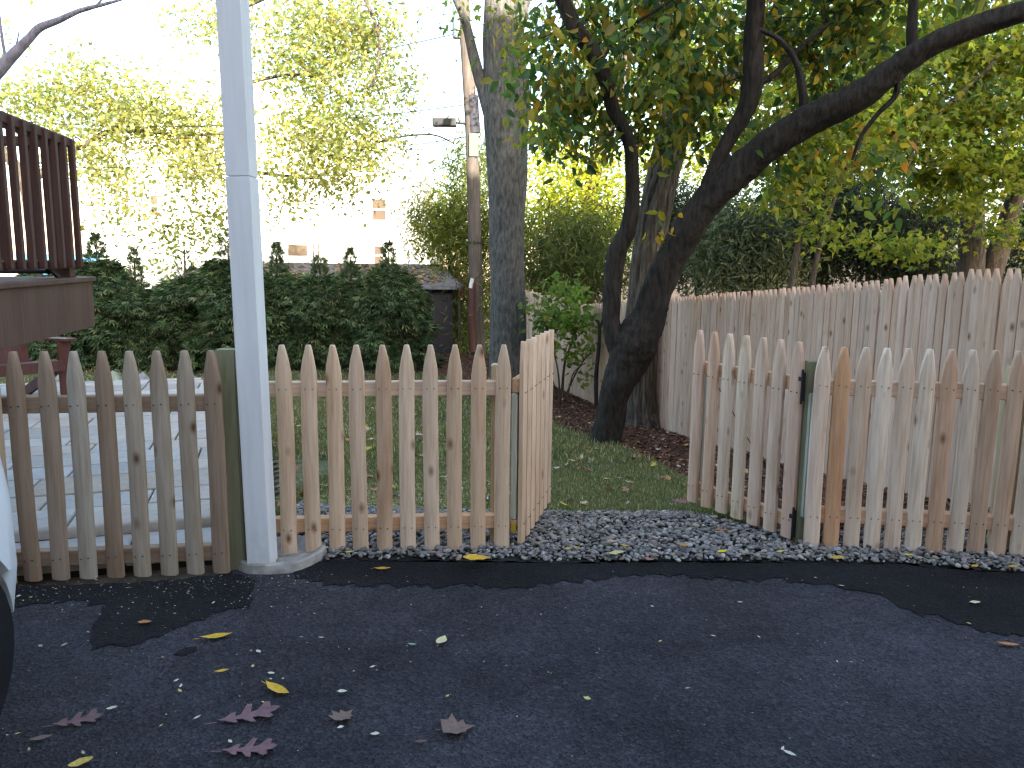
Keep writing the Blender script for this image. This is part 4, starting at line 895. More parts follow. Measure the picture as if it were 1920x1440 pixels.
# shrub at the fence bend
t8, b0, dat, lf = tree('fence_shrub', 'leggy shrub with light green leaves in front of the bend of the tall fence', 'shrub',
    [[(1050, 742, 12.6, 4), (1045, 690, 12.5, 3), (1030, 630, 12.4, 3), (1010, 580, 12.3, 2)], [(1055, 742, 12.6, 4), (1060, 680, 12.6, 3), (1080, 620, 12.5, 2), (1100, 580, 12.5, 2)], [(1060, 742, 12.6, 3), (1085, 690, 12.6, 3), (1108, 660, 12.5, 2)], [(1045, 742, 12.6, 3), (1030, 690, 12.5, 3), (1020, 650, 12.5, 2)], [(1065, 742, 12.6, 3), (1075, 700, 12.6, 2), (1098, 680, 12.6, 2)],
     [(1052, 742, 12.6, 3), (1055, 700, 12.6, 2), (1062, 650, 12.6, 2)]],
    [(1040, 590, 12.4, 50, 40, .5, 26), (1080, 600, 12.4, 45, 35, .5, 22), (1030, 640, 12.5, 30, 25, .4, 10), (1090, 660, 12.5, 25, 20, .3, 6), (1070, 545, 12.3, 50, 25, .4, 10), (1100, 700, 12.6, 15, 15, .2, 2)], ('bark_far',),
    dict(per=16, sig=.13, size=.10, pal=[((.13, .20, .05), 4), ((.19, .26, .06), 3), ((.08, .14, .04), 2), ((.28, .26, .05), .8)], shape=OVATE, droop=.5, width=1.1), seed=83, seg=6, amp=0, twig=(.008, .003)); put_crown(t8, b0, dat, lf, 'leaf', 'foliage')
mb = MB(); P_, R_2 = trunk_pts([(1118, 760, 11.2, 8), (1118, 700, 11.2, 8), (1123, 650, 11.2, 7), (1124, 612, 11.2, 6), (1118, 600, 11.2, 4)], 5); mb.tube(P_, R_2, 8); P_, R_2 = trunk_pts([(1124, 618, 11.2, 5), (1130, 600, 11.2, 5), (1129, 586, 11.2, 3)], 4); mb.tube(P_, R_2, 6)
o = mb.build('cut_sapling', M['bark_dark'], None, True); tag(o, 'thin crooked bare stem cut off just before the dark tree', 'sapling')

# ------------------------------------------------------------------ evergreen hedge
HPAL = [((.07, .115, .052), 5), ((.105, .165, .07), 4), ((.18, .23, .105), 2.8), ((.035, .055, .028), 2), ((.17, .145, .08), .4)]
def hedge_mesh(seed, h, r, n):
    q = np.random.default_rng(seed)
    body = q.uniform(.60, .80); lead = q.choice([.25, .6, 1.0, 1.0]); z = body*q.random(n)**.8; nt_ = int(n*.045*lead); z[:nt_] = body-.04+(1.04-body)*(.55+.45*lead)*q.random(nt_)**1.2; z[nt_:nt_*3] += .10*q.random(nt_*2); a = q.random(n)*2*np.pi; lob = 1+.16*np.sin(5*a+9*z)+.14*np.sin(3*a-7*z+seed)+.10*np.sin(21*z+2*a)
    rad = r*np.where(z < .55, 1.0-.10*z, np.where(z < body, .945-(z-.55)*(.7/max(.05, body-.55))*.9, .25*np.maximum(0, 1.03-z)/(1.03-body)*(.6+.5*np.sin(26*z)**2)+.012))*lob*(1-.45*q.random(n)**2)
    P = np.stack([rad*np.cos(a), rad*np.sin(a), z*h*1.0+.02], 1)
    ax = np.stack([np.cos(a)+q.normal(0, .35, n), np.sin(a)+q.normal(0, .35, n), -.25+q.normal(0, .45, n)+1.5*(z > body+.02)], 1)
    nn = np.stack([q.normal(0, .5, n)+.3*np.cos(a), q.normal(0, .5, n)+.3*np.sin(a), np.ones(n)], 1)
    cols = pick_cols(n, HPAL, .2)
    v_, f_, c_ = leaves(P, ax, nn, (.11+.15*q.random(n))*np.where(z > body+.02, .62, 1), cols, FAN, .8)
    return np_mesh('foliage', v_, f_, M['ever'], c_)
HM = [hedge_mesh(s_, 1.0, 1.0, 1) for s_ in ()]
tops = [(75, 470, 1.0), (175, 442, 1.05), (255, 470, .95), (340, 445, 1.0), (430, 430, 1.05), (520, 460, .9), (600, 478, .95), (655, 470, .9), (728, 458, .95)]
hl = ['evergreen hedge tree nearest the deck, the first of the dark row', 'pointed hedge evergreen showing beside the deck post, second of the dark row', 'hedge evergreen with low rounded tip, third of the dark row', 'hedge evergreen with slender tip below the golden leaves, fourth of the dark row',
      'tall hedge evergreen half hidden by the white post', 'hedge evergreen just past the white post with a ragged tip', 'hedge evergreen below the small brown house window, thin leader', 'short tipped hedge evergreen in front of the shed roof', 'last hedge evergreen of the dark row, beside the dark shed wall']
for i, (u, v, r) in enumerate(tops):
    top = at(u, v, 16.5); zb = float(gnd(top.x, 16.5)); h = top.z-zb
    t = thing('hedge_evergreen', hl[i], 'hedge tree', (top.x, 16.5+rnd.uniform(-.15, .15), zb), rnd.uniform(0, 6), 'dark evergreen hedge row')
    o = link('foliage', hedge_mesh(100+i, h, .82*r, 8500), t); o['kind'] = 'stuff'
    mb = MB(); mb.tube([(0, 0, -.1), (.02, 0, h*.5), (0, 0, h*.93)], [.06, .04, .01], 7); mb.build('trunk', M['bark_far'], t, True)

# ------------------------------------------------------------------ shed, houses, pole
BD = plain('dark_shed_board', (.05, .045, .05), .85, .15, .25, 12)
sh = thing('garden_shed', 'low dark boarded shed with a leaf strewn grey roof behind the hedge', 'shed', (-4.6, 20, -.9)); O = Vector((-4.6, 20, -.9))
x0, x1, yf, yb, ze, zr = -8.2, -1.35, 19.2, 21.6, .86, 1.34
shingle = plain('grey_shingle', (.17, .165, .17), .9, .2, .3, 10, .5)
mb = MB(); mb.add([Vector(p)-O for p in ((x0+.1, yf+.12, -1), (x1-.1, yf+.12, -1), (x1-.1, yb-.1, -1), (x0+.1, yb-.1, -1), (x0+.1, yf+.12, ze), (x1-.1, yf+.12, ze), (x1-.1, yb-.1, ze), (x0+.1, yb-.1, ze), (x0+.1, 20.4, zr-.05), (x1-.1, 20.4, zr-.05))], [(0, 1, 5, 4), (1, 2, 6, 9, 5), (2, 3, 7, 6), (3, 0, 4, 8, 7)]); mb.build('wall', BD, sh)
xx = x0+.2
while xx < x1-.2:
    mb = MB(); mb.box((0, 0, 0), (.135, .022, 1.8)); o = mb.build('plank', BD, sh); o.location = Vector((xx, yf+.108, -.06))-O; xx += .142
mb = MB(); mb.add([Vector(p)-O for p in ((x0-.15, yf-.1, ze-.02), (x1+.15, yf-.1, ze-.02), (x1-.5, 20.4, zr), (x0+.7, 20.4, zr), (x0-.15, yb+.1, ze-.02), (x1+.15, yb+.1, ze-.02), (x0-.15, yf-.1, ze-.10), (x1+.15, yf-.1, ze-.10), (x0-.15, yb+.1, ze-.10), (x1+.15, yb+.1, ze-.10))],
       [(0, 1, 2, 3), (3, 2, 5, 4), (0, 3, 4), (1, 5, 2), (0, 6, 7, 1), (5, 9, 8, 4), (4, 8, 6, 0), (1, 7, 9, 5), (6, 8, 9, 7)]); rf = mb.build('roof', shingle, sh)
n_ = 2600; X = nr.uniform(x0+.5, x1-.4, n_); tt = nr.random(n_); Y = yf+tt*1.2; Zr = ze+(zr-ze)*tt*1.2/1.2*.92+.02
keep = nr.random(n_) < .35+.65*(.5+.5*np.sin(X*2.3+tt*4)); X, Y, Zr = X[keep], Y[keep], Zr[keep]; m = len(X)
v_, f_, c_ = leaves(np.stack([X, Y, Zr+.02], 1)-np.array(O[:]), nr.standard_normal((m, 3))*np.array([1, 1, .2]), np.stack([nr.normal(0, .4, m), nr.normal(0, .4, m), np.ones(m)], 1), .07+.06*nr.random(m), pick_cols(m, [((.36, .26, .13), 3), ((.28, .19, .10), 2), ((.42, .33, .15), 1)]), DIAM)
o = link('roof_leaves', np_mesh('roof_leaves', v_, f_, M['litter'], c_), sh); o['kind'] = 'stuff'
clap = N('white_clapboard'); wv = clap.n('TexWave', wave_type='BANDS', bands_direction='Z', wave_profile='SAW'); wv.inputs['Scale'].default_value = 1.3; clap.l(clap.co(), wv.inputs[0]); clap.bump(wv.outputs['Fac'], .5, .02); clap.fin((.80, .79, .76), .6, .3)
glass = N('window_glass'); glass.fin((.10, .075, .055), .15, .5)
trim = plain('white_trim', (.80, .80, .79), .5, .3, .03); roofm = plain('pale_roof', (.35, .34, .33), .9, .2, .2, 5)
def house(name, lab, x0, x1, y, depth, zb, ze, za, wallm, wins, grp=None, roof=None):
    cx = (x0+x1)/2; h = thing(name, lab, 'house', (cx, y, zb), 0, grp); O = Vector((cx, y, zb))
    mb = MB(); mb.add([Vector(p)-O for p in ((x0, y, zb), (x1, y, zb), (x1, y, ze), (cx, y, za), (x0, y, ze), (x0, y+depth, zb), (x1, y+depth, zb), (x1, y+depth, ze), (cx, y+depth, za), (x0, y+depth, ze))],
                       [(0, 1, 2, 3, 4), (6, 5, 9, 8, 7), (1, 6, 7, 2), (5, 0, 4, 9)]); mb.build('wall', wallm, h)
    mb = MB()
    for xe, s_ in ((x0, -1), (x1, 1)):
        e = Vector((xe+s_*.03, 0, ze-.03*(za-ze)/(x1-x0)*2)); r_ = Vector((cx, 0, za)); up = Vector((0, 0, .16))
        a, b = e-O+Vector((0, y-.03, .01)), r_-O+Vector((0, y-.03, .01)); dd = Vector((0, depth+.06, 0))
        mb.add([a, b, b+dd, a+dd, a+up, b+up, b+dd+up, a+dd+up], [(0, 1, 2, 3), (7, 6, 5, 4), (0, 4, 5, 1), (3, 2, 6, 7), (0, 3, 7, 4)])
    mb.build('roof', roof or roofm, h)
    for (u0, v0, u1, v1, style) in wins:
        a = at(u0, v0, y); b = at(u1, v1, y); wx, wz = (b.x-a.x), (a.z-b.z); c = Vector(((a.x+b.x)/2, y-.02, (a.z+b.z)/2))-O
        mb = MB(); t_ = .09
        for s_ in (-1, 1): mb.box((s_*(wx/2+t_/2), 0, 0), (t_, .10, wz)); mb.box((0, 0, s_*(wz/2+t_/2)), (wx+2*t_, .11, t_))
        if style == 1: mb.box((0, 0, 0), (wx, .08, .07))
        if style == 2:
            for k in (1, 2): mb.box((-wx/2+wx*k/3, 0, 0), (.04, .07, wz))
            mb.box((0, 0, 0), (wx, .072, .04))
        f_ = mb.build('window', trim, h); f_.location = c
        mb = MB(); mb.box((0, .02, 0), (wx, .02, wz)); mb.build('pane', glass.m, f_)
    return h
hw = house(roof=trim, name='white_house', lab='big white sunlit house with small brown windows beyond the hedge', x0=-19.0, x1=-4.9, y=36, depth=12, zb=-1.4, ze=6.2, za=9.4, wallm=clap.m,
      wins=[(698, 374, 724, 413, 1), (540, 459, 577, 480, 0), (586, 456, 600, 482, 2), (282, 366, 298, 404, 1), (234, 362, 244, 400, 1), (702, 462, 720, 496, 1)])
pc = thing('entry_porch', 'small white enclosed entry with a narrow dark pane beside the white house', 'porch', (-4.2, 35, -1.2)); O = Vector((-4.2, 35, -1.2))
a = at(768, 450, 35); b = at(801, 500, 35)
mb = MB(); mb.box(((a.x+b.x)/2-O.x, .6, (a.z-1.2)/2+.6), (b.x-a.x, 1.2, a.z+1.2)); mb.build('wall', trim, pc)
mb = MB(); mb.box(((a.x+b.x)/2-O.x, .55, a.z-O.z+.06), (b.x-a.x+.3, 1.5, .12)); mb.build('roof', trim, pc)
a2 = at(775, 466, 34.98); b2 = at(786, 497, 34.98); mb = MB(); mb.box(((a2.x+b2.x)/2-O.x, -.02, (a2.z+b2.z)/2-O.z), (b2.x-a2.x, .05, a2.z-b2.z)); mb.build('pane', plain('grey_pane', (.22, .25, .28), .2, .5), pc)
beige = plain('beige_siding', (.50, .40, .30), .7, .2, .08)
house('beige_house', 'low beige house glimpsed between the white porch and the feathery bush', -4.3, 2.5, 48, 9, -1.5, 2.0, 4.4, beige, [(806, 462, 816, 482, 0)])
house('peach_house', 'peach coloured house end seen past the deck over the hedge', -27.5, -20.5, 40, 10, -1.4, 3.0, 5.0, plain('peach_siding', (.62, .42, .33), .7, .2, .08), [(160, 452, 168, 468, 0)])
mb = MB(); mb.box((0, 0, 0), (2.6, .06, 1.2)); o = mb.build('blue_tarp', plain('blue_plastic', (.12, .32, .55), .5, .3, .25, 2), None); o.location = (-14.6, 26, .9); o.rotation_euler = (.2, 0, .05); tag(o, 'pale blue cover glimpsed behind the hedge tips near the deck', 'cover')
# utility pole
up = thing('utility_pole', 'wooden utility pole with pale green plate and grey transformer behind the shed', 'utility pole', (-.86, 18.5, -.75)); O = Vector((-.86, 18.5, -.75))
PP = [(897, 665, 18.5, 28), (893, 560, 18.5, 26), (889, 400, 18.5, 24), (884, 250, 18.5, 23), (877, 120, 18.5, 23), (868, 0, 18.5, 22), (856, -180, 18.5, 20)]
P_, R_2 = trunk_pts(PP, 6); mb = MB(); mb.tube([p-O for p in P_], R_2, 14); mb.build('pole_shaft', M['pole'], up, True)
P_, R_2 = trunk_pts([(886, 660, 18.3, 13), (884, 600, 18.3, 13), (886, 530, 18.3, 12)], 4); mb = MB(); mb.tube([p-O for p in P_], R_2, 10); mb.build('conduit', plain('brown_conduit', (.10, .045, .04), .6), up, True)
P_, R_2 = trunk_pts([(882, 540, 18.22, 7), (886, 522, 18.22, 7)], 2); mb = MB(); mb.tube([p-O for p in P_], R_2, 8); mb.build('conduit_cap', M['white'], up, True)
a, b = at(880, 250, 18.33), at(897, 293, 18.33); mb = MB(); mb.box(((a+b)/2-O), (b.x-a.x, .02, a.z-b.z)); mb.build('plate', plain('pale_green_plate', (.10, .14, .105), .5, .3, .05), up)
a, b = at(848, 12, 18.5), at(866, 72, 18.5); mb = MB(); c = (a+b)/2-O; rr_ = (b.x-a.x)/2; hh = (a.z-b.z)/2
mb.tube([c+Vector((0, 0, z)) for z in (-hh, -hh*.96, hh*.96, hh)], [rr_*.9, rr_, rr_, rr_*.85], 16); mb.build('transformer', plain('grey_transformer', (.16, .20, .24), .5, .4, .05), up, True)
mb = MB(); mb.bar(c+Vector((.05, 0, -.2)), c+Vector((.3, 0, -.2)), .06, .06); mb.build('bracket', M['black'], up)
for z_ in (455, 520, 600): 
    p = at(890, z_, 18.5)-O; mb = MB(); mb.tube([p-Vector((0, 0, .02)), p+Vector((0, 0, .02))], .172, 14); mb.build('band', M['pole'] if z_ != 455 else M['nail'], up, True)
mb = MB(); mb.tube([at(884, 180, 18.5)-O, at(888, 250, 18.5)-O], [.150, .156], 14); mb.build('dark_sleeve', plain('dark_sleeve', (.035, .035, .045), .7), up, True)
a, b = at(811, 222, 18.3), at(856, 238, 18.3); mb = MB(); mb.box((a+b)/2-O, (b.x-a.x, .22, a.z-b.z)); mb.bar((b.x-O.x, -.2, (a.z+b.z)/2-O.z), (at(884, 228, 18.3).x-O.x, 0, (a.z+b.z)/2-O.z), .05, .05); mb.build('equipment_box', M['black'], up, bevel=.03)
wl = ['overhead wire nearest the top of the utility pole', 'overhead wire crossing behind the leaves at the height of the black box', 'lowest overhead wire running from the pole toward the deck']
for i, (p0, p1) in enumerate((((870, 60, 18.5), (-200, 170, 24)), ((884, 195, 18.5), (-200, 200, 22)), ((885, 255, 18.5), (-200, 290, 22)))):
    A_, B_ = at(*p0), at(*p1); pts_ = [A_.lerp(B_, t_/16)-Vector((0, 0, .5*4*(t_/16)*(1-t_/16))) for t_ in range(17)]
    mb = MB(); mb.tube(pts_, .011, 5); o = mb.build('overhead_wire', M['black'], None); tag(o, wl[i], 'wire', 'wires from the utility pole')
# unseen house behind the photographer, shaped tall and dark to cut the yard's light
HY = -6.4
hb = thing('unseen_house', 'tall brown sided house across the driveway whose shade covers the yard', 'house', (.5, HY, -.3)); O = Vector((.5, HY, -.3))
brown = plain('brown_siding', (.22, .19, .16), .7, .2, .1)
mb = MB(); mb.add([Vector(p)-O for p in ((-17, HY, -.3), (18, HY, -.3), (18, HY, 9.6), (-17, HY, 9.6), (-17, HY-8, -.3), (18, HY-8, -.3), (18, HY-8, 9.6), (-17, HY-8, 9.6))], [(1, 0, 3, 2), (4, 5, 6, 7), (5, 1, 2, 6), (0, 4, 7, 3)]); mb.build('wall', brown, hb)
mb = MB(); mb.add([Vector(p)-O for p in ((-17.4, HY+.5, 9.5), (18.4, HY+.5, 9.5), (18.4, HY-4, 12.7), (-17.4, HY-4, 12.7), (-17.4, HY-8.5, 9.5), (18.4, HY-8.5, 9.5))], [(0, 1, 2, 3), (3, 2, 5, 4), (0, 3, 4), (1, 5, 2), (0, 4, 5, 1)]); mb.build('roof', roofm, hb)
for k in range(7):
    for zz in (1.3, 4.2, 7.1):
        mb = MB(); mb.box((0, 0, 0), (1.3, .08, 1.7)); f_ = mb.build('window', trim, hb); f_.location = (-13.5+k*4.5, .045, zz+.6); mb = MB(); mb.box((0, .03, 0), (1.1, .06, 1.5)); mb.build('pane', glass.m, f_)

# ------------------------------------------------------------------ fallen leaves
OAK = [(0, 0), (.12, .04), (.24, .15), (.31, .155), (.29, .05), (.38, .07), (.50, .27), (.58, .28), (.54, .085), (.64, .10), (.79, .25), (.86, .235), (.78, .075), (.9, .085), (1, 0)]
ELL = [(0, 0), (.1, .05), (.3, .15), (.5, .18), (.7, .14), (.88, .06), (1, 0)]
OVL = [(0, 0), (.08, .12), (.3, .27), (.5, .30), (.75, .2), (.92, .08), (1, 0)]
MAP = [(0, 0), (.06, .16), (.0, .34), (.22, .30), (.36, .52), (.5, .28), (.66, .34), (.72, .14), (1, 0)]
def flat_leaf(prof, curl, name, seed):
    q = random.Random(seed); n_ = len(prof); v = []; bm = bmesh.new()
    def P(x, y): return (x-.5, y, curl*(.9*(x-.5)**2*1.2+1.6*abs(y)**1.5*q.uniform(.7, 1.3))+.02*q.random()*curl)
    mid = [bm.verts.new(P((i_/(n_-1) if n_ > 12 else prof[i_][0]), 0)) for i_ in range(n_)]; up_ = [None]*n_; dn_ = [None]*n_
    for i, (x, y) in enumerate(prof):
        if y > 0:
            j = q.uniform(.85, 1.12); up_[i] = bm.verts.new(P(x, y*j)); dn_[i] = bm.verts.new(P(x, -y*q.uniform(.85, 1.12)))
        else: up_[i] = dn_[i] = mid[i]
    for i in range(n_-1):
        for arr, rev in ((up_, False), (dn_, True)):
            f = [mid[i], mid[i+1], arr[i+1], arr[i]]; f = [x for k, x in enumerate(f) if x not in f[:k]]
            if len(f) >= 3: bm.faces.new(f[::-1] if rev else f)
    st_ = [bm.verts.new((-.5-.18, .01, .02)), bm.verts.new((-.5-.18, -.01, .02)), bm.verts.new((-.5, -.012, 0.004)), bm.verts.new((-.5, .012, .004))]; bm.faces.new(st_)
    me = bpy.data.meshes.new(name); bm.to_mesh(me); bm.free(); me.materials.append(M['lit']); return me
LMs = {}
def fallen(u, v, kind, L, col, lab, grp=None, z=None, rz=None, curl=None, name='fallen_leaf', flat=False):
    z = .012 if z is None else z; p = g0(u, v, z) if z is not None and z >= 0 else None
    key = (kind, rnd.randrange(3)) if grp else (kind, u)
    if key not in LMs: LMs[key] = flat_leaf({'oak': OAK, 'ell': ELL, 'ovl': OVL, 'map': MAP}[kind], (rnd.uniform(.08, .16) if kind == 'oak' else rnd.uniform(.15, .45)) if curl is None else curl, name, hash(str(key)) % 999 if False else int(u*7+v) % 997)
    o = link(name, LMs[key], None, p, (rnd.uniform(-.05, .05), rnd.uniform(-.05, .05), rnd.uniform(0, 6.28) if rz is None else rz), (*col, 1)); o.scale = (L, L, L)
    return tag(o, lab, 'leaf', grp)
YEL, PALE_Y, ORG, PUR, BRN, CREAM = (.66, .40, .04), (.60, .52, .22), (.45, .20, .07), (.21, .115, .115), (.20, .13, .10), (.62, .58, .42)
YL1, BR1 = 'fallen leaves on the driveway', 'fallen leaves on the driveway'
for a in [(405, 1194, 'ell', .125, YEL, 'slim yellow leaf lying flat below the dark sealed patch', .35), (520, 1293, 'ell', .125, YEL, 'curled bright yellow leaf above the two purple oak leaves', -.6), (717, 1066, 'ell', .085, (.5, .27, .04), 'orange yellow leaf on the dark asphalt strip below the tan pickets', .1), (416, 1258, 'ell', .055, YEL, 'little curled yellow leaf between the slim yellow leaf and the curled bright one', .3),
          (828, 1201, 'ovl', .075, (.66, .60, .30), 'upright cream yellow leaf in the middle of the asphalt', 1.3), (272, 1168, 'ovl', .06, ORG, 'orange brown oval leaf on the dark sealed patch', 0), (1890, 1208, 'ell', .085, ORG, 'orange leaf beneath the wide dark sealed area', -.2), (152, 1431, 'ovl', .07, (.60, .42, .10), 'yellow leaf at the bottom of the driveway near the car', .7),
          (467, 1341, 'oak', .20, PUR, 'upper purple oak leaf with deep lobes on the asphalt', .42), (468, 1405, 'oak', .17, PUR, 'lower broad purple oak leaf on the asphalt', .1), (146, 1351, 'oak', .15, (.18, .10, .10), 'purplish brown oak leaf near the car', .45), (645, 1343, 'map', .085, BRN, 'crumpled brown leaf standing up on the asphalt beside the oak leaves', 1.0),
          (860, 1366, 'map', .11, BRN, 'curled brown leaf at the lower middle of the driveway', .2), (77, 1384, 'ell', .07, BRN, 'small dark brown leaf below the purplish brown oak leaf', .4), (790, 1390, 'ell', .045, (.16, .08, .07), 'tiny reddish brown leaf by the curled brown leaf', .2), (773, 1208, 'ell', .04, (.25, .38, .28), 'small greenish leaf beside the upright cream yellow leaf', -.2),
          (642, 1297, 'ovl', .035, CREAM, 'round cream leaf between the curled yellow leaf and the crumpled brown one', 0), (1480, 1412, 'ell', .045, CREAM, 'cream leaf at the bottom right of the asphalt', -.7), (1828, 1130, 'ovl', .05, (.60, .56, .34), 'pale squarish leaf in the wide dark sealed area', .1), (210, 1328, 'ovl', .035, CREAM, 'pale leaf just above the purplish brown oak leaf', .6)]:
    fallen(*a[:6], YL1, rz=a[6])
bits = [(476, 1249), (470, 1220), (484, 1222), (507, 1262), (567, 1194), (603, 1195), (494, 1316), (506, 1273), (533, 1272), (331, 1276), (340, 1295), (370, 1345), (304, 1360), (340, 1286), (705, 1376), (430, 1390), (637, 1364), (1013, 1152), (1222, 1137), (1237, 1202), (1338, 1192), (1426, 1194), (1389, 1129), (1809, 1101), (1815, 1169), (1594, 1241), (1470, 1403), (1527, 1083), (1578, 1098), (120, 1101), (103, 1104), (237, 1102), (180, 1087), (294, 1102), (167, 1185), (120, 1209), (78, 1211), (15, 1378), (30, 1375), (55, 1405), (155, 1411), (162, 1424), (250, 1130), (60, 1120), (35, 1118), (590, 1150), (655, 1217), (700, 1250), (840, 1305), (1100, 1310), (1290, 1290), (400, 1130), (350, 1110), (330, 1150)]
def proj_u(x, y, z):
    c = RM.transposed() @ Vector((x, y, z-HC)); return 960+F*c.x/-c.z
ORD = ['first', 'second', 'third', 'fourth', 'fifth', 'sixth', 'seventh', 'eighth', 'ninth', 'tenth', 'eleventh']
def scrap_label(u, v):
    if v < 1135 and u < 450: return 'pale leaf scrap below the %s weathered picket from the car, %s' % (ORD[max(0, min(9, int((u-10)/51)))], 'at its foot' if v < 1104 else 'away from its foot')
    if 440 <= u < 560 and v >= 1240: return 'pale leaf scrap %s the curled yellow leaf, %s' % ('above' if v < 1285 else 'below', 'directly over it' if abs(u-507) < 8 else 'to its side, closer to it' if abs(u-520) < 20 else 'off towards the car')
    where = ('close to the weathered pickets' if v < 1135 and u < 450 else 'on the dark strip along the gravel' if v < 1110 else 'beside the dark sealed patch' if u < 260 and v < 1230 else 'by the car tyre' if u < 200 else 'between the purple oak leaves and the sealed patch' if u < 440 else
             'around the curled bright yellow leaf' if u < 560 else 'near the crumpled brown leaf' if u < 720 and v > 1270 else 'below the concrete footing' if u < 720 else 'on the open asphalt before the gateway' if u < 1250 else 'on the open asphalt before the angled gate' if u < 1450 else 'under the wide dark sealed area')
    return 'tiny pale leaf scrap lying '+where
for u, v in bits:
    ci = rnd.randrange(4); k_ = rnd.choice(['ovl', 'ell']); L_ = rnd.uniform(.012, .032); lb = scrap_label(u, v)
    if 'picket' not in lb and 'curled yellow' not in lb: lb = lb.replace('tiny pale leaf scrap lying', '%s %s %s leaf scrap' % ('larger' if L_ > .022 else 'tiny', 'round' if k_ == 'ovl' else 'thin', ['cream', 'straw', 'beige', 'off-white'][ci]))
    fallen(u+rnd.uniform(-3, 3), v, k_, L_, [CREAM, (.62, .50, .18), (.46, .38, .26), (.66, .63, .52)][ci], lb, 'pale leaf scraps on the asphalt', name='leaf_scrap')
for u, v, k, L, c, lab, r in [(893, 1050, 'ovl', .135, YEL, 'large golden leaf on the gravel edge below the tan pickets', .1), (1066, 1029, 'ovl', .04, (.62, .50, .03), 'lemon yellow leaf of two side by side on the gravel by the gate', .2), (1082, 1027, 'ovl', .035, (.55, .36, .04), 'darker yellow leaf next to the lemon yellow one on the gravel', .2), (1156, 1038, 'ovl', .085, (.58, .50, .22), 'broad pale yellow leaf on the gravel in the gateway', .3), (1172, 1023, 'ell', .05, YEL, 'narrow yellow leaf just above the broad pale yellow leaf', -.4),
          (1280, 1022, 'ell', .065, (.50, .22, .02), 'orange curled leaf on the gravel in the gateway', -.6), (1354, 1034, 'ovl', .06, (.66, .52, .02), 'bright lemon leaf on the gravel in front of the angled gate', .5), (1352, 994, 'map', .05, (.42, .16, .07), 'reddish leaf near the foot of the angled gate', 0), (1369, 997, 'ovl', .04, (.48, .20, .05), 'rust orange leaf beside the reddish leaf at the angled gate', .3), (1463, 1034, 'ell', .05, (.62, .50, .06), 'yellow leaf on the gravel below the greenish gate post', .4), (1570, 1046, 'ovl', .075, (.50, .32, .05), 'mustard leaf on the gravel under the first mixed pickets', .1), (1703, 1041, 'ovl', .05, (.62, .48, .05), 'small yellow leaf on the gravel by the pale pickets', 0),
          (1828, 1062, 'ovl', .05, (.55, .34, .04), 'amber leaf on the gravel at the dark asphalt corner', .5), (1900, 1062, 'ell', .07, (.48, .33, .06), 'mustard curled leaf on the gravel at the frame edge', .2), (1220, 1049, 'map', .05, (.34, .17, .15), 'pinkish leaf at the gravel edge in the gateway', .2), (1150, 1015, 'map', .05, (.50, .32, .22), 'tan leaf in the gravel in the gateway middle', .3), (655, 1035, 'ell', .05, (.60, .48, .08), 'yellow leaf at the foot of the second and third tan pickets', .2), (1075, 1012, 'ovl', .035, (.58, .5, .3), 'small cream leaf above the lemon pair on the gravel', .2)]:
    fallen(u, v, k, L, c, lab, 'fallen leaves on the gravel', z=.045, rz=r)
fallen(1280, 941, 'map', .11, (.32, .13, .13), 'dusky red star shaped leaf on the grass by the angled gate', 'fallen leaves on the grass', z=.02, rz=.4)
pal = [(.50, .36, .16), (.55, .48, .32), (.42, .22, .10), (.35, .17, .13), (.56, .42, .06), (.46, .38, .27)]
nm = {0: 'tan', 1: 'pale cream', 2: 'russet', 3: 'dusky red', 4: 'yellow', 5: 'dry beige'}
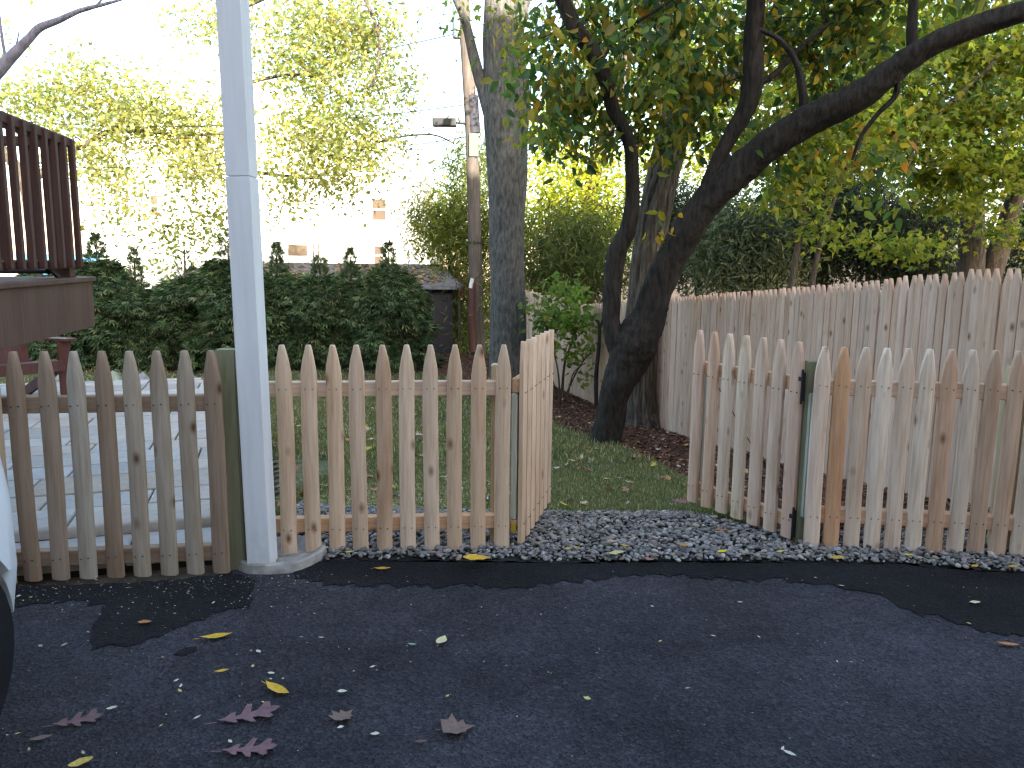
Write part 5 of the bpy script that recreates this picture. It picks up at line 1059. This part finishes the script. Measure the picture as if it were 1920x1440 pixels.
def lawn_leaf(x, y, L, area, where):
    c = rnd.randrange(6); k = rnd.choice(['ovl', 'ell', 'map']); key = ('lawn', k, rnd.randrange(3))
    if key not in LMs: LMs[key] = flat_leaf({'ell': ELL, 'ovl': OVL, 'map': MAP}[k], .7, 'fallen_leaf', len(LMs)+5)
    o = link('fallen_leaf', LMs[key], None, (x, y, float(gnd(x, y))+.045), (rnd.uniform(-.35, .35), rnd.uniform(-.35, .35), rnd.uniform(0, 6.28)), (*[q*rnd.uniform(.8, 1.1) for q in pal[c]], 1)); o.scale = (L,)*3
    uu = proj_u(x, y, float(gnd(x, y))); dist = 'by the gravel' if y < 5.3 else 'nearer the gravel' if y < 6.3 else 'half way back' if y < 8 else 'far back'
    if area == 'b': place = 'on grass past the %s tan picket, %s' % (ORD[max(0, min(10, int((uu-533)/45.3)))], dist)
    elif area == 'a': place = 'on gateway grass %s, %s' % ('beside the edge on gate' if uu < 1090 else 'in the middle' if uu < 1180 else 'towards the angled gate', dist)
    else: place = 'on mulch %s, %s' % ('left of the dark tree' if uu < 1110 else 'right of the dark tree' if uu < 1300 else 'behind the angled gate' if uu < 1510 else 'behind the mixed pickets', 'near' if y < 6 else 'mid bed' if y < 9 else 'deep in the bed')
    tag(o, '%s%s %s leaf %s' % ('tiny ' if L < .06 else '', {'ovl': 'oval', 'ell': 'narrow', 'map': 'jagged'}[k], nm[c], place), 'leaf', 'small fallen leaves '+where)
cnt = 0
while cnt < 55:
    x, y = rnd.uniform(.1, 1.35), rnd.uniform(4.6, 8.5)
    if inside(np.array([x]), np.array([y]), lawn_poly)[0]: lawn_leaf(x, y, rnd.uniform(.045, .095), 'a', 'in the gateway'); cnt += 1
cnt = 0
while cnt < 110:
    x = rnd.uniform(-3.0, 0); y = rnd.uniform(4.5, 12)*1.0
    if abs(x) < .34*y+.1 and inside(np.array([x]), np.array([y]), lawn_poly)[0]: lawn_leaf(x, y, rnd.uniform(.045, .11), 'b', 'behind the tan pickets'); cnt += 1
cnt = 0
while cnt < 70:
    x, y = rnd.uniform(-.5, 3.2), rnd.uniform(4.3, 14.5)
    if inside(np.array([x]), np.array([y]), mulch_poly)[0] and x < sx(y)-.1: lawn_leaf(x, y, rnd.uniform(.03, .07), 'c', 'on the brown mulch'); cnt += 1
for i in range(14):
    s_, t_ = rnd.uniform(-3.2, -.2), rnd.uniform(.8, 5.2); p = O0+e1*s_+e2*t_; c = rnd.randrange(6)
    o = link('fallen_leaf', LMs[[k for k in LMs if k[0] == 'lawn'][i % 5]], None, (p.x, p.y, .118), (rnd.uniform(-.2, .2), rnd.uniform(-.2, .2), rnd.uniform(0, 6)), (*pal[c], 1)); o.scale = (rnd.uniform(.05, .09),)*3
    ux = proj_u(p.x, p.y, .12); tag(o, '%s leaf on patio pavers past the %s weathered picket from the car%s' % (nm[c], ORD[max(0, min(9, int((ux-10)/51)))], ', far back' if p.y > 6.2 else ', near' if p.y < 5 else ''), 'leaf', 'leaves on the patio pavers')
print('objects', len(bpy.data.objects), 'tris', sum(len(o.data.loop_triangles) if False else len(o.data.polygons) for o in bpy.data.objects if o.type == 'MESH'))
